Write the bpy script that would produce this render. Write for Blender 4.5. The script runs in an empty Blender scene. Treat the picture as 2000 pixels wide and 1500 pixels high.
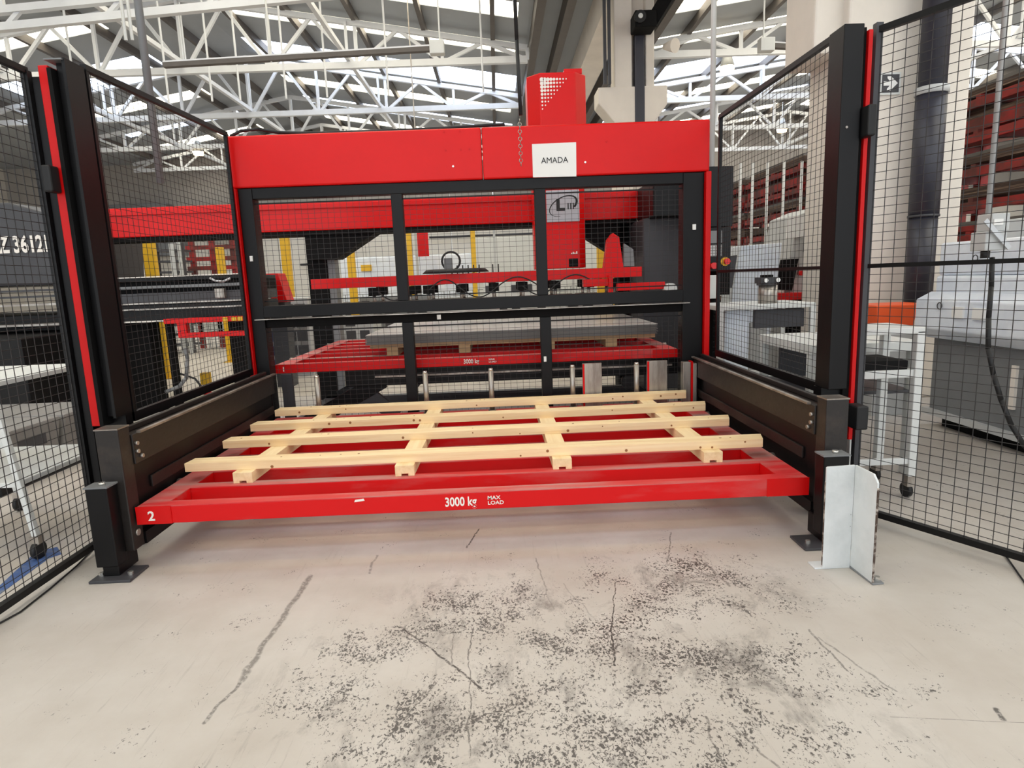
import bpy, math, random
from mathutils import Vector, Matrix
random.seed(7)
C = bpy.context.scene.collection
PI = math.pi

# ------------------------------------------------------------------ camera, world, exposure
FPX = 1231.6
CAM = Vector((.06, 0, 1.308))
_p, _r, _y = .166, -.039, .016
FW = Vector((math.sin(_y)*math.cos(_p), math.cos(_y)*math.cos(_p), -math.sin(_p)))
_r0 = Vector((math.cos(_y), -math.sin(_y), 0)); _u0 = _r0.cross(FW)
RT = math.cos(_r)*_r0 + math.sin(_r)*_u0
UP = -math.sin(_r)*_r0 + math.cos(_r)*_u0
cd = bpy.data.cameras.new('camera'); cam = bpy.data.objects.new('camera', cd); C.objects.link(cam)
cam.matrix_world = Matrix(((RT.x, UP.x, -FW.x, CAM.x), (RT.y, UP.y, -FW.y, CAM.y), (RT.z, UP.z, -FW.z, CAM.z), (0, 0, 0, 1)))
cd.sensor_width = 36; cd.lens = FPX/2000*36; cd.clip_end = 200
sc = bpy.context.scene; sc.camera = cam
sc.view_settings.view_transform = 'Standard'; sc.view_settings.look = 'None'
sc.view_settings.exposure = 0.22; sc.view_settings.gamma = 1; sc.view_settings.use_curve_mapping = False
w = bpy.data.worlds.new('world'); sc.world = w; w.use_nodes = True
w.node_tree.nodes['Background'].inputs[0].default_value = (.90, .95, 1, 1)
w.node_tree.nodes['Background'].inputs[1].default_value = 1.6
try:
    sc.cycles.max_bounces = 8; sc.cycles.diffuse_bounces = 4; sc.cycles.use_denoising = True
    sc.cycles.sample_clamp_indirect = 6
except Exception: pass

def ray(px, py): return FW + RT*((px-1000)/FPX) - UP*((py-750)/FPX)
def aty(px, py, v): d = ray(px, py); return CAM + d*((v-CAM.y)/d.y)
def atz(px, py, v): d = ray(px, py); return CAM + d*((v-CAM.z)/d.z)
def atx(px, py, v): d = ray(px, py); return CAM + d*((v-CAM.x)/d.x)

# ------------------------------------------------------------------ materials
def lin(c):
    return tuple((x/255/12.92 if x/255 <= .04045 else ((x/255+.055)/1.055)**2.4) for x in c)
def mat(name, rgb, rough=.5, metal=0, var=0, scale=6, rgb2=None, thr=(.45, .6), bump=0, bscale=40, stretch=(1, 1, 1), emit=0, spec=.5):
    m = bpy.data.materials.new(name); m.use_nodes = True; nt = m.node_tree; n = nt.nodes; l = nt.links
    b = n['Principled BSDF']; c = lin(rgb)
    b.inputs['Base Color'].default_value = (*c, 1); b.inputs['Roughness'].default_value = rough
    b.inputs['Metallic'].default_value = metal; b.inputs['Specular IOR Level'].default_value = spec
    tc = n.new('ShaderNodeTexCoord'); mp = n.new('ShaderNodeMapping'); mp.inputs['Scale'].default_value = stretch
    l.new(tc.outputs['Object'], mp.inputs[0])
    if var or rgb2:
        t = n.new('ShaderNodeTexNoise'); t.inputs['Scale'].default_value = scale; t.inputs['Detail'].default_value = 6; t.inputs['Roughness'].default_value = .6
        l.new(mp.outputs[0], t.inputs[0])
        r = n.new('ShaderNodeValToRGB'); l.new(t.outputs[0], r.inputs[0])
        if rgb2: c2 = lin(rgb2); r.color_ramp.elements[0].position, r.color_ramp.elements[1].position = thr
        else: c2 = tuple(min(1, x*(1+var)) for x in c); c = tuple(x*(1-var) for x in c); r.color_ramp.elements[0].position = .3; r.color_ramp.elements[1].position = .7
        r.color_ramp.elements[0].color = (*c, 1); r.color_ramp.elements[1].color = (*c2, 1)
        l.new(r.outputs[0], b.inputs['Base Color'])
    if bump:
        t2 = n.new('ShaderNodeTexNoise'); t2.inputs['Scale'].default_value = bscale; t2.inputs['Detail'].default_value = 4
        l.new(mp.outputs[0], t2.inputs[0])
        bp = n.new('ShaderNodeBump'); bp.inputs['Strength'].default_value = bump; bp.inputs['Distance'].default_value = .01
        l.new(t2.outputs[0], bp.inputs['Height']); l.new(bp.outputs[0], b.inputs['Normal'])
    if emit:
        b.inputs['Emission Color'].default_value = (*lin(rgb), 1); b.inputs['Emission Strength'].default_value = emit
    return m
M = dict(
    red=mat('red_paint', (214, 8, 8), .36, spec=.3, var=.06, scale=1.5, bump=.03, bscale=4),
    redtray=mat('worn_red_paint', (212, 8, 12), .45, spec=.3, rgb2=(200, 100, 98), thr=(.55, .85), scale=2.2, bump=.05, stretch=(.5, 2, 2)),
    redtop=mat('scuffed_red_top', (212, 48, 50), .5, rgb2=(186, 150, 142), thr=(.42, .66), scale=2.6, bump=.08, stretch=(.35, 3, 3)),
    redtrim=mat('red_trim', (206, 5, 6), .4, spec=.3, var=.05),
    black=mat('black_paint', (11, 10, 12), .42, spec=.28, var=.25, scale=3, bump=.05, bscale=12),
    wornblack=mat('worn_black_steel', (30, 25, 23), .45, rgb2=(72, 60, 52), thr=(.52, .8), scale=4, bump=.15, stretch=(1, .4, 1)),
    darkmat=mat('matt_black', (9, 8, 9), .8, spec=.25),
    wire=mat('black_wire', (52, 50, 50), .5, metal=.3),
    steel=mat('bare_steel', (150, 142, 134), .38, metal=.8, rgb2=(190, 184, 176), scale=8, stretch=(1, 1, .2)),
    chrome=mat('bright_bolt', (215, 212, 205), .25, metal=.8),
    wood=mat('pine', (236, 202, 150), .65, rgb2=(250, 226, 182), thr=(.3, .65), scale=5, bump=.15, bscale=30, stretch=(.25, 6, 6)),
    wood2=mat('pine_lengthwise', (232, 200, 148), .65, rgb2=(248, 224, 180), thr=(.3, .65), scale=5, stretch=(6, .25, 6)),
    knot=mat('pine_knot', (150, 100, 58), .7),
    oldwood=mat('old_pallet_wood', (172, 138, 100), .75, rgb2=(200, 168, 128), thr=(.3, .65), scale=4, stretch=(.3, 4, 4)),
    white=mat('white_paint', (214, 216, 214), .45, var=.04, scale=4),
    guard=mat('chipped_white_paint', (222, 225, 226), .4, rgb2=(200, 205, 206), thr=(.4, .7), scale=5, bump=.1),
    rust=mat('chipped_edge', (74, 58, 50), .8, rgb2=(190, 180, 170), thr=(.45, .6), scale=26),
    paper=mat('white_paper', (236, 236, 234), .8),
    ink=mat('black_ink', (22, 22, 24), .7),
    letter=mat('white_letter', (240, 234, 226), .6),
    concrete=mat('column_concrete', (226, 218, 208), .85, var=.06, scale=2, bump=.08),
    binmat=mat('grey_bin_plastic', (132, 130, 128), .6, var=.12, scale=3),
    grey=mat('grey_paint', (120, 122, 124), .5, var=.08, scale=2),
    darkgrey=mat('dark_grey_paint', (62, 62, 66), .5, var=.1, scale=3),
    lightgrey=mat('light_grey_paint', (188, 190, 190), .5, var=.04, scale=2),
    wrap=mat('white_plastic_wrap', (216, 224, 236), .3, rgb2=(232, 238, 246), thr=(.4, .6), scale=3, bump=.5, bscale=6),
    plategrey=mat('mill_steel_side', (118, 115, 111), .42, metal=.5, var=.12, scale=2),
    sheet=mat('zinc_sheet', (206, 203, 197), .35, metal=.3, var=.06, scale=2),
    alu=mat('aluminium_plate', (186, 192, 198), .35, metal=.5),
    truss=mat('cream_white_steel', (222, 224, 228), .5, var=.04, scale=3),
    purlin=mat('dark_purlin', (92, 86, 82), .6, var=.1),
    roof=mat('grey_roof_sheet', (160, 164, 168), .6, var=.05, scale=1),
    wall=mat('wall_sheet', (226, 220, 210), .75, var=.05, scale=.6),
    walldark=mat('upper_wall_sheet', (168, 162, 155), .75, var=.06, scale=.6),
    yellow=mat('yellow_paint', (226, 178, 34), .45, var=.05),
    orange=mat('orange_plastic', (238, 92, 38), .4),
    duct=mat('dark_plastic_duct', (52, 52, 62), .4, var=.12, scale=2, bump=.1, bscale=3),
    rackred=mat('oxide_red_steel', (158, 26, 22), .55, rgb2=(96, 40, 32), thr=(.4, .6), scale=3),
    stock=mat('stacked_sheet_edges', (66, 48, 40), .7, rgb2=(150, 128, 108), thr=(.5, .7), scale=6, stretch=(1, .2, 14)),
    rubber=mat('black_rubber', (20, 20, 22), .55),
    blue=mat('blue_floor_tape', (64, 92, 146), .6, rgb2=(110, 118, 134), thr=(.5, .7), scale=12),
    bluebin=mat('blue_plastic', (50, 92, 158), .5),
    buttonred=mat('red_button', (222, 20, 24), .3),
    warm=mat('roof_light_warm', (255, 247, 224), .4, emit=4.8),
    cool=mat('roof_light_cool', (226, 238, 255), .4, emit=4.2),
    lamp=mat('lit_lamp', (255, 226, 170), .4, emit=12),
    conduit=mat('galvanised_pipe', (190, 192, 194), .4, metal=.4),
    steelfloor=mat('floor_plate', (122, 120, 116), .6, var=.1),
)

# ------------------------------------------------------------------ mesh builder
class MB:
    def __init__(s): s.v = []; s.f = []; s.sm = []
    def add(s, vs, fs, smooth=False):
        o = len(s.v); s.v += [Vector(v) for v in vs]; s.f += [[o+i for i in f] for f in fs]; s.sm += [smooth]*len(fs); return s
    def box(s, x0, x1, y0, y1, z0, z1):
        return s.add([(x0, y0, z0), (x1, y0, z0), (x1, y1, z0), (x0, y1, z0), (x0, y0, z1), (x1, y0, z1), (x1, y1, z1), (x0, y1, z1)],
            [(0, 3, 2, 1), (4, 5, 6, 7), (0, 1, 5, 4), (1, 2, 6, 5), (2, 3, 7, 6), (3, 0, 4, 7)])
    def bar(s, a, b, w, h=None, up=(0, 0, 1)):
        a = Vector(a); b = Vector(b); h = h or w; d = (b-a).normalized(); up = Vector(up)
        if abs(d.dot(up)) > .98: up = Vector((0, 1, 0))
        x = d.cross(up).normalized()*(w/2); y = x.cross(d).normalized()*(h/2)
        return s.add([a-x-y, a+x-y, a+x+y, a-x+y, b-x-y, b+x-y, b+x+y, b-x+y],
            [(3, 2, 1, 0), (4, 5, 6, 7), (0, 1, 5, 4), (1, 2, 6, 5), (2, 3, 7, 6), (3, 0, 4, 7)])
    def cyl(s, a, b, r, r2=None, n=12, cap=True):
        a = Vector(a); b = Vector(b); r2 = r if r2 is None else r2; d = (b-a).normalized()
        up = Vector((0, 0, 1)) if abs(d.z) < .9 else Vector((1, 0, 0)); x = d.cross(up).normalized(); y = d.cross(x)
        vs = [a+(x*math.cos(t)+y*math.sin(t))*r for t in [2*PI*i/n for i in range(n)]] + [b+(x*math.cos(t)+y*math.sin(t))*r2 for t in [2*PI*i/n for i in range(n)]]
        s.add(vs, [(i, (i+1) % n, n+(i+1) % n, n+i) for i in range(n)], n > 6)
        if cap:
            o = len(s.v)-2*n; s.f += [[o+i for i in range(n)][::-1], [o+n+i for i in range(n)]]; s.sm += [False]*2
        return s
    def tube(s, pts, r, n=8):
        pts = [Vector(p) for p in pts]
        for i in range(len(pts)-1): s.cyl(pts[i], pts[i+1]+(pts[i+1]-pts[i]).normalized()*r*.3, r, n=n)
        return s
    def prism(s, poly, vec):
        vec = Vector(vec); n = len(poly); vs = [Vector(p) for p in poly]; vs += [v+vec for v in vs]
        return s.add(vs, [tuple(range(n)), tuple(range(2*n-1, n-1, -1))]+[(i, n+i, n+(i+1) % n, (i+1) % n) for i in range(n)])
    def torus(s, c, ax, R, r, n=14, m=6, arc=(0, 2*PI)):
        c = Vector(c); ax = Vector(ax).normalized(); up = Vector((0, 0, 1)) if abs(ax.z) < .9 else Vector((1, 0, 0)); x = ax.cross(up).normalized(); y = ax.cross(x)
        k = n+1; vs = []
        for i in range(k):
            t = arc[0]+(arc[1]-arc[0])*i/n; d = x*math.cos(t)+y*math.sin(t)
            for j in range(m): q = 2*PI*j/m; vs.append(c+d*(R+r*math.cos(q))+ax*(r*math.sin(q)))
        return s.add(vs, [(i*m+j, i*m+(j+1) % m, (i+1)*m+(j+1) % m, (i+1)*m+j) for i in range(n) for j in range(m)], True)
    def build(s, name, m, parent=None, bevel=0, label=None, kind=None):
        org = root_of(parent).location if parent else Vector((0, 0, 0))
        me = bpy.data.meshes.new(name); me.from_pydata([v-org for v in s.v], [], s.f)
        me.polygons.foreach_set('use_smooth', s.sm); me.materials.append(M[m] if isinstance(m, str) else m); me.update()
        import bmesh
        bm = bmesh.new(); bm.from_mesh(me); bmesh.ops.recalc_face_normals(bm, faces=bm.faces); bm.to_mesh(me); bm.free()
        o = bpy.data.objects.new(name, me); C.objects.link(o)
        if parent: o.parent = parent
        if bevel:
            b = o.modifiers.new('bevel', 'BEVEL'); b.width = bevel; b.segments = 2; b.limit_method = 'ANGLE'
        if label: o['label'] = label
        if kind: o['kind'] = kind
        return o
def root_of(o):
    while o.parent: o = o.parent
    return o
def B(*a): return MB().box(*a)
def thing(name, label, cat, loc, group=None):
    o = bpy.data.objects.new(name, None); o.empty_display_size = .1; C.objects.link(o); o.location = loc
    o['label'] = label; o['category'] = cat
    if group: o['group'] = group
    return o
def tag(o, label, cat, group=None, kind=None):
    o['label'] = label; o['category'] = cat
    if group: o['group'] = group
    if kind: o['kind'] = kind
    return o
def struct(name, loc=(0, 0, 0), label=None):
    o = bpy.data.objects.new(name, None); C.objects.link(o); o.location = loc; o['kind'] = 'structure'
    return o
def copy_thing(root, loc, label=None):
    r = root.copy(); C.objects.link(r); r.location = loc
    if label: r['label'] = label
    for ch in root.children:
        c = ch.copy(); C.objects.link(c); c.parent = r
        for g in ch.children: d = g.copy(); C.objects.link(d); d.parent = c
    return r
def text(s, name, m, origin, xdir, zdir, height, parent=None, squash=1, bold=0, depth=.0012, center=False):
    cu = bpy.data.curves.new(name, 'FONT'); cu.body = s; cu.size = 1; cu.extrude = .01; cu.offset = bold; cu.resolution_u = 3
    if center: cu.align_x = 'CENTER'; cu.align_y = 'CENTER'
    t = bpy.data.objects.new(name+'_tmp', cu); C.objects.link(t); bpy.context.view_layer.update()
    me = bpy.data.meshes.new_from_object(t.evaluated_get(bpy.context.evaluated_depsgraph_get()))
    bpy.data.objects.remove(t); bpy.data.curves.remove(cu)
    X = Vector(xdir).normalized(); Z = Vector(zdir).normalized(); N = X.cross(Z)  # N points away from... the reader looks along -N
    k = height/.7; org = root_of(parent).location if parent else Vector((0, 0, 0))
    for v in me.vertices:
        c = v.co.copy(); v.co = Vector(origin) + X*(c.x*k*squash) + Z*(c.y*k) - N*0 + (X.cross(Z))*(c.z*depth/.01) - org
    me.materials.clear(); me.materials.append(M[m]); me.update()
    o = bpy.data.objects.new(name, me); C.objects.link(o)
    if parent: o.parent = parent
    return o
def mesh_panel(a, dirv, length, z0, z1, parent, sw=.05, sh=.037, r=.0010, name='wire_mesh', m='wire'):
    """welded wire panel in the vertical plane through a along dirv"""
    a = Vector(a); d = Vector(dirv).normalized(); mb = MB(); n = d.cross(Vector((0, 0, 1)))
    k = max(1, round(length/sw))
    for i in range(k+1):
        p = a+d*(length*i/k); mb.bar((p.x, p.y, z0), (p.x, p.y, z1), 2*r)
    k = max(1, round((z1-z0)/sh))
    for i in range(k+1):
        z = z0+(z1-z0)*i/k; p = a+n*r*2; q = p+d*length; mb.bar((p.x, p.y, z), (q.x, q.y, z), 2*r)
    return mb.build(name, m, parent, kind='stuff')

# ------------------------------------------------------------------ floor with wear
fm = mat('worn_concrete_floor', (205, 194, 182), .5)
nt = fm.node_tree; n = nt.nodes; l = nt.links; bsdf = n['Principled BSDF']
def N(t, **k):
    x = n.new(t)
    for a, b in k.items(): setattr(x, a, b)
    return x
def math_(op, a, b=None, c=None, clamp=False):
    x = N('ShaderNodeMath', operation=op, use_clamp=clamp)
    for i, v in enumerate((a, b, c)):
        if v is None: continue
        if isinstance(v, (int, float)): x.inputs[i].default_value = v
        else: l.new(v, x.inputs[i])
    return x.outputs[0]
def ramp(src, p0, p1, c0=0, c1=1):
    x = N('ShaderNodeMapRange', clamp=True); l.new(src, x.inputs[0])
    for i, v in enumerate((p0, p1, c0, c1)): x.inputs[i+1].default_value = v
    return x.outputs[0]
geo = N('ShaderNodeNewGeometry'); pos = geo.outputs['Position']
sep = N('ShaderNodeSeparateXYZ'); l.new(pos, sep.inputs[0]); PX, PY = sep.outputs[0], sep.outputs[1]
def noise(scale, detail=4, rough=.55, stretch=None, dist=0):
    src = pos
    if stretch:
        mp = N('ShaderNodeMapping'); mp.inputs['Scale'].default_value = stretch; l.new(pos, mp.inputs[0]); src = mp.outputs[0]
    t = N('ShaderNodeTexNoise'); t.inputs['Scale'].default_value = scale; t.inputs['Detail'].default_value = detail; t.inputs['Roughness'].default_value = rough; t.inputs['Distortion'].default_value = dist
    l.new(src, t.inputs[0]); return t.outputs[0]
# blotch mask: where forklift traffic wore the surface
def blob(cx, cy, rx, ry):
    dx = math_('DIVIDE', math_('SUBTRACT', PX, cx), rx); dy = math_('DIVIDE', math_('SUBTRACT', PY, cy), ry)
    return ramp(math_('SQRT', math_('ADD', math_('MULTIPLY', dx, dx), math_('MULTIPLY', dy, dy))), .25, 1.15, 1, 0)
def mx(a, b): return math_('MAXIMUM', a, b)
wear = None
for px_, py_, rx, ry in ((1060, 1400, .42, .30), (1180, 1260, .30, .22), (960, 1200, .28, .25), (1330, 1140, .30, .25), (1270, 1320, .45, .25),
                         (830, 1440, .22, .22), (640, 1360, .18, .14), (1440, 1300, .25, .2), (1200, 1450, .5, .18), (1480, 1440, .25, .12), (750, 1250, .18, .12)):
    p = atz(px_, py_, 0); b_ = blob(p.x, p.y, rx*1.9, ry*1.8); wear = b_ if wear is None else mx(wear, b_)
big = noise(5.5, 7, .72, None, .4); patch = ramp(math_('ADD', math_('MULTIPLY', wear, .20), big), .55, .80)
chip = noise(95, 5, .7, (1, .75, 1), .8)
speck = math_('MULTIPLY', ramp(math_('ADD', chip, math_('MULTIPLY', patch, .17)), .635, .665), ramp(patch, 0, .25))
smear = math_('MULTIPLY', ramp(noise(4, 7, .75, (1, .6, 1), .5), .52, .66), math_('MULTIPLY', wear, .75))
streak = math_('MULTIPLY', ramp(noise(5, 7, .75, (8, .45, 1)), .58, .70), .34)
dark = mx(math_('MULTIPLY', speck, .92), mx(smear, math_('MULTIPLY', streak, ramp(PY, 4, 1.2))))
# individual scratches and skid marks (their two ends taken from the photograph)
wob = math_('MULTIPLY', math_('SUBTRACT', noise(8, 4), .5), .05)
grain = ramp(noise(60, 3, .7), .38, .5, .3, 1)
for (x0, y0, x1, y1, wd, st) in ((790, 1228, 940, 1345, .007, .8), (917, 1225, 918, 1480, .004, .6), (1202, 1137, 1196, 1205, .004, .7), (1196, 1205, 1200, 1300, .006, .8),
        (606, 1125, 470, 1330, .020, .5), (470, 1330, 400, 1412, .011, .55), (850, 1335, 735, 1462, .004, .6), (935, 1033, 912, 1070, .007, .8), (1045, 1090, 1080, 1190, .005, .4),
        (1580, 1230, 1655, 1310, .007, .5), (1600, 1245, 1750, 1350, .006, .4), (1375, 1400, 1415, 1500, .006, .6), (1430, 1420, 1520, 1500, .006, .45), (1310, 1040, 1305, 1100, .006, .5),
        (735, 1085, 722, 1120, .010, .4), (1100, 1140, 1190, 1240, .005, .25), (1740, 1400, 2000, 1412, .002, .5), (1380, 1100, 1425, 1145, .010, .4), (885, 1240, 880, 1300, .004, .5), (1945, 1385, 1958, 1405, .012, .7)):
    a = atz(x0, y0, 0); b = atz(x1, y1, 0); dx, dy = b.x-a.x, b.y-a.y; L2 = dx*dx+dy*dy
    ex = math_('ADD', math_('SUBTRACT', PX, a.x), wob); ey = math_('SUBTRACT', PY, a.y)
    t = math_('DIVIDE', math_('ADD', math_('MULTIPLY', ex, dx), math_('MULTIPLY', ey, dy)), L2, clamp=True)
    qx = math_('SUBTRACT', ex, math_('MULTIPLY', t, dx)); qy = math_('SUBTRACT', ey, math_('MULTIPLY', t, dy))
    dist = math_('ADD', math_('SQRT', math_('ADD', math_('MULTIPLY', qx, qx), math_('MULTIPLY', qy, qy))), 0)
    dist = math_('ABSOLUTE', math_('SUBTRACT', dist, .0)) 
    dark = mx(dark, math_('MULTIPLY', ramp(dist, wd*.35, wd*.8, min(1, st*1.25), 0), grain))
base = N('ShaderNodeMix', data_type='RGBA'); base.inputs[6].default_value = (*lin((198, 192, 185)), 1); base.inputs[7].default_value = (*lin((182, 174, 165)), 1)
l.new(ramp(noise(2.2, 6, .6), .35, .7), base.inputs[0])
top = N('ShaderNodeMix', data_type='RGBA'); top.inputs[7].default_value = (*lin((66, 62, 60)), 1)
l.new(base.outputs[2], top.inputs[6]); l.new(dark, top.inputs[0]); l.new(top.outputs[2], bsdf.inputs['Base Color'])
l.new(ramp(noise(3, 5), .3, .7, .38, .6), bsdf.inputs['Roughness'])
fl = MB().add([(-22, -9, 0), (30, -9, 0), (30, 30.2, 0), (-22, 30.2, 0), (-22, -9, -.3), (30, -9, -.3), (30, 30.2, -.3), (-22, 30.2, -.3)],
    [(0, 1, 2, 3), (7, 6, 5, 4), (0, 4, 5, 1), (1, 5, 6, 2), (2, 6, 7, 3), (3, 7, 4, 0)]).build('floor', fm)
fl['kind'] = 'structure'

# ------------------------------------------------------------------ hall shell
def roof_z(x):
    if x < -7.2: return 8.35-(-7.2-x)*.165
    if x < 1.0: return 8.35-(x+7.2)*.1646
    if x < 4.0: return 7.0
    if x < 13: return 7.0+(x-4)*.135
    return 8.215-(x-13)*.13
wb = struct('wall_back', (0, 30, 0))
for i in range(26):   # trapezoid cladding sheets, each its own piece
    x = -22+2*i
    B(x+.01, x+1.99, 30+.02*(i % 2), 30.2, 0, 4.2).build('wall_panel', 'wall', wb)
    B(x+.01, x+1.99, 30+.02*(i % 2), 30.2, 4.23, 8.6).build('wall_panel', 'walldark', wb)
B(-22, 30, 29.86, 30, 4.12, 4.3).build('ledge_beam', 'truss', wb)
for nm, x in (('wall_left', -22), ('wall_right', 30)):
    wl = struct(nm, (x, 10, 0))
    for i in range(10):
        y = -8+3.8*i; B(x-.1, x+.1, y, y+3.78, 0, 8).build('wall_panel', 'wall', wl)
ceil = struct('ceiling', (0, 10, 7))
strips = [(-5.5, 1.1, 'warm'), (-3, 1.1, 'cool'), (-.5, 1.0, 'warm'), (2, 1.1, 'warm'), (4.6, 1.1, 'cool'), (7.2, 1.0, 'warm'), (9.8, 1.2, 'warm'), (12.3, 1.0, 'warm'), (14.45, .85, 'warm'), (16.75, .8, 'warm'), (19.3, 1.5, 'cool'), (22.6, .8, 'warm'), (25.0, 1.0, 'cool'), (27.6, .8, 'warm')]
slopes = [(-15.4, -7.2), (-7.2, 1.0), (4.0, 13.0), (13.0, 22)]
def slab(x0, x1, y0, y1, t=.05, dz=0):
    z0, z1 = roof_z(x0+1e-4)+dz, roof_z(x1-1e-4)+dz
    return MB().prism([(x0, y0, z0), (x1, y0, z1), (x1, y0, z1+t), (x0, y0, z0+t)], (0, y1-y0, 0))
edges = [-9]+[v for s0, w_, k in strips for v in (s0, s0+w_)]+[30.1]
for x0, x1 in slopes:
    for i in range(0, len(edges), 2):
        if edges[i+1] > edges[i]: slab(x0, x1, edges[i], edges[i+1]).build('roof_sheet', 'roof', ceil)
    for s0, w_, k in strips:
        a, b = (x0, x1)
        if x0 == -15.4: a, b = -14.2, -9.3; slab(x0, a, s0, s0+w_).build('roof_sheet', 'roof', ceil); slab(b, x1, s0, s0+w_).build('roof_sheet', 'roof', ceil)
        if k == 'cool' and x0 == -7.2: b = x1+.1
        slab(a+.3, b-.25, s0, s0+w_, .02, .02).build('skylight', k, ceil)
        for xa, xb in ((a, a+.3), (b-.25, b)): slab(xa, xb, s0, s0+w_).build('roof_sheet', 'roof', ceil)
    k = 5
    for j in range(k):      # purlins run towards the back wall
        x = x0+(x1-x0)*(j+.5)/k
        MB().bar((x, -9, roof_z(x)-.1), (x, 30, roof_z(x)-.1), .10, .2).build('purlin', 'purlin', ceil)
B(1.0, 4.0, -9, 30.1, 7.0, 7.05).build('gutter_soffit', 'roof', ceil)
B(-22, -15.4, -9, 30.1, 7.0, 7.05).build('roof_sheet', 'roof', ceil)
B(22, 30, -9, 30.1, 7.0, 7.05).build('roof_sheet', 'roof', ceil)
for x in (1.15, 1.75, 3.35, 3.9):
    B(x-.09, x+.09, -9, 30, 6.62, 6.99).build('gutter_beam', 'purlin', ceil)
B(2.3, 2.85, -9, 30, 6.3, 6.99).build('gutter_beam', 'concrete', ceil)

# ------------------------------------------------------------------ roof trusses
ordinal = ['nearest', 'second', 'third', 'fourth', 'fifth']
def truss(Y, x0, x1, label, step, zb=6.5):
    t = thing('roof_truss', label, 'truss', (x0, Y, zb), 'white lattice roof trusses')
    MB().bar((x0, Y, zb), (x1, Y, zb), .13, .15).build('bottom_chord', 'truss', t)
    xs = [x0]+[v for v in (-7.2, 13) if x0 < v < x1]+[x1]
    tc = MB()
    for a, b in zip(xs, xs[1:]): tc.bar((a, Y, roof_z(a+1e-3)-.24), (b, Y, roof_z(b-1e-3)-.24), .12, .12)
    tc.build('top_chord', 'truss', t)
    nseg = round((x1-x0)/step); zt = lambda x: roof_z(x)-.24
    for i in range(nseg):
        xa = x0+(x1-x0)*i/nseg; xb = x0+(x1-x0)*(i+1)/nseg; xm = (xa+xb)/2
        MB().bar((xa+.02, Y, zb), (xm, Y, zt(xm)), .075).build('web_bar', 'truss', t)
        MB().bar((xb-.02, Y, zb), (xm, Y, zt(xm)), .075).build('web_bar', 'truss', t)
        MB().bar((xb, Y, zb), (xb, Y, zt(xb-1e-3)), .075).build('upright', 'truss', t)
    return t
for k, Y in enumerate((12.1, 16.3, 20.4, 24.5, 28.7)):
    if k: truss(Y, -15.4, 1.0, '%s white lattice truss under the left roof bay' % ordinal[k-1], 2.1)
    truss(Y, 4.0, 21.5, '%s white lattice truss under the right roof bay' % ordinal[k], 2.1)
nt_ = thing('twin_tie_beam', 'cream twin tube tie beam crossing the top left of the view', 'beam', (-14, 12.1, 5.6))
tz = lambda x: 5.88+(x+9.9)*.062
MB().bar((-14, 12.1, tz(-14)), (2.3, 12.1, tz(2.3)), .12, .13).build('lower_tube', 'truss', nt_)
MB().bar((-14, 12.1, tz(-14)+.27), (2.3, 12.1, tz(2.3)+.27), .13, .12).build('upper_tube', 'truss', nt_)
for i in range(9):
    x = -13.6+i*1.75; MB().bar((x, 12.1, tz(x)), (x+.3, 12.1, tz(x)+.27), .07).build('batten', 'truss', nt_)
    MB().bar((x, 12.1, tz(x)+.27), (x, 12.1, roof_z(x)-.05), .07).build('hanger', 'truss', nt_)
tie_labels = ['left of the ridge', 'under the left ridge', 'across the left trusses, long inner one', 'above the far stock rack', 'under the right ridge']
for k, x in enumerate((-11.5, -7.2, -3.3, 8.4, 13)):
    t = thing('longitudinal_tie', 'white steel tie running towards the back wall ' + tie_labels[k], 'beam', (x, 10, 6.62), 'ties between the trusses')
    MB().bar((x, 9, 6.64), (x, 29, 6.64), .09, .10).build('tie_bar', 'truss', t)
    for i in range(5):
        y = 12.1+4.1*i; MB().bar((x, y, 6.64), (x, y, roof_z(x)-.25), .06).build('hanger', 'truss', t)

# concrete columns
def column_far():
    t = thing('concrete_column', 'distant concrete column with bracket head behind the red header', 'column', (2.65, 12.2, 0))
    B(2.30, 2.62, 12.0, 12.4, 0, 6.3).build('shaft', 'concrete', t, .02)
    B(2.86, 3.02, 12.0, 12.4, 0, 6.3).build('shaft', 'concrete', t, .02)
    B(2.62, 2.86, 12.18, 12.4, 0, 6.3).build('shaft', 'concrete', t)
    MB().prism([(2.0, 11.98, 4.62), (3.25, 11.98, 4.62), (3.25, 11.98, 4.3), (3.02, 11.98, 4.0), (2.3, 11.98, 4.0), (2.0, 11.98, 4.35)], (0, .5, 0)).build('bracket_head', 'concrete', t, .02)
    B(2.66, 2.84, 11.96, 12.1, 3.2, 5.5).build('drain_pipe', 'duct', t, .02)
    for x in (2.12, 2.2): B(x-.025, x+.025, 11.9, 11.96, 4.65, 6.9).build('cable_tray', 'darkgrey', t)
    lp = thing('speaker_lamp', 'dark bracket lamp mounted high on the distant column', 'lamp', (2.8, 11.8, 5.5))
    B(2.58, 2.95, 11.55, 11.95, 5.45, 5.72).build('housing', 'darkmat', lp, .02)
    MB().bar((2.9, 11.7, 5.55), (3.4, 11.5, 6.3), .12, .22).build('bracket', 'darkmat', lp)
    MB().cyl((2.66, 11.5, 5.6), (2.66, 11.55, 5.6), .10, n=18).build('lens_ring', 'rubber', lp)
    MB().cyl((2.66, 11.48, 5.6), (2.66, 11.5, 5.6), .04, n=12).build('lens', 'white', lp)
    MB().cyl((3.15, 11.8, 5.2), (3.28, 11.6, 5.15), .05, .12, n=14).build('horn', 'concrete', lp)
column_far()
t = thing('concrete_pillar', 'wide pale concrete pillar behind the right mesh fence', 'column', (3.85, 6.4, 0))
B(3.28, 4.42, 6.0, 6.7, 0, 7.0).build('shaft', 'concrete', t, .02)
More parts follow.
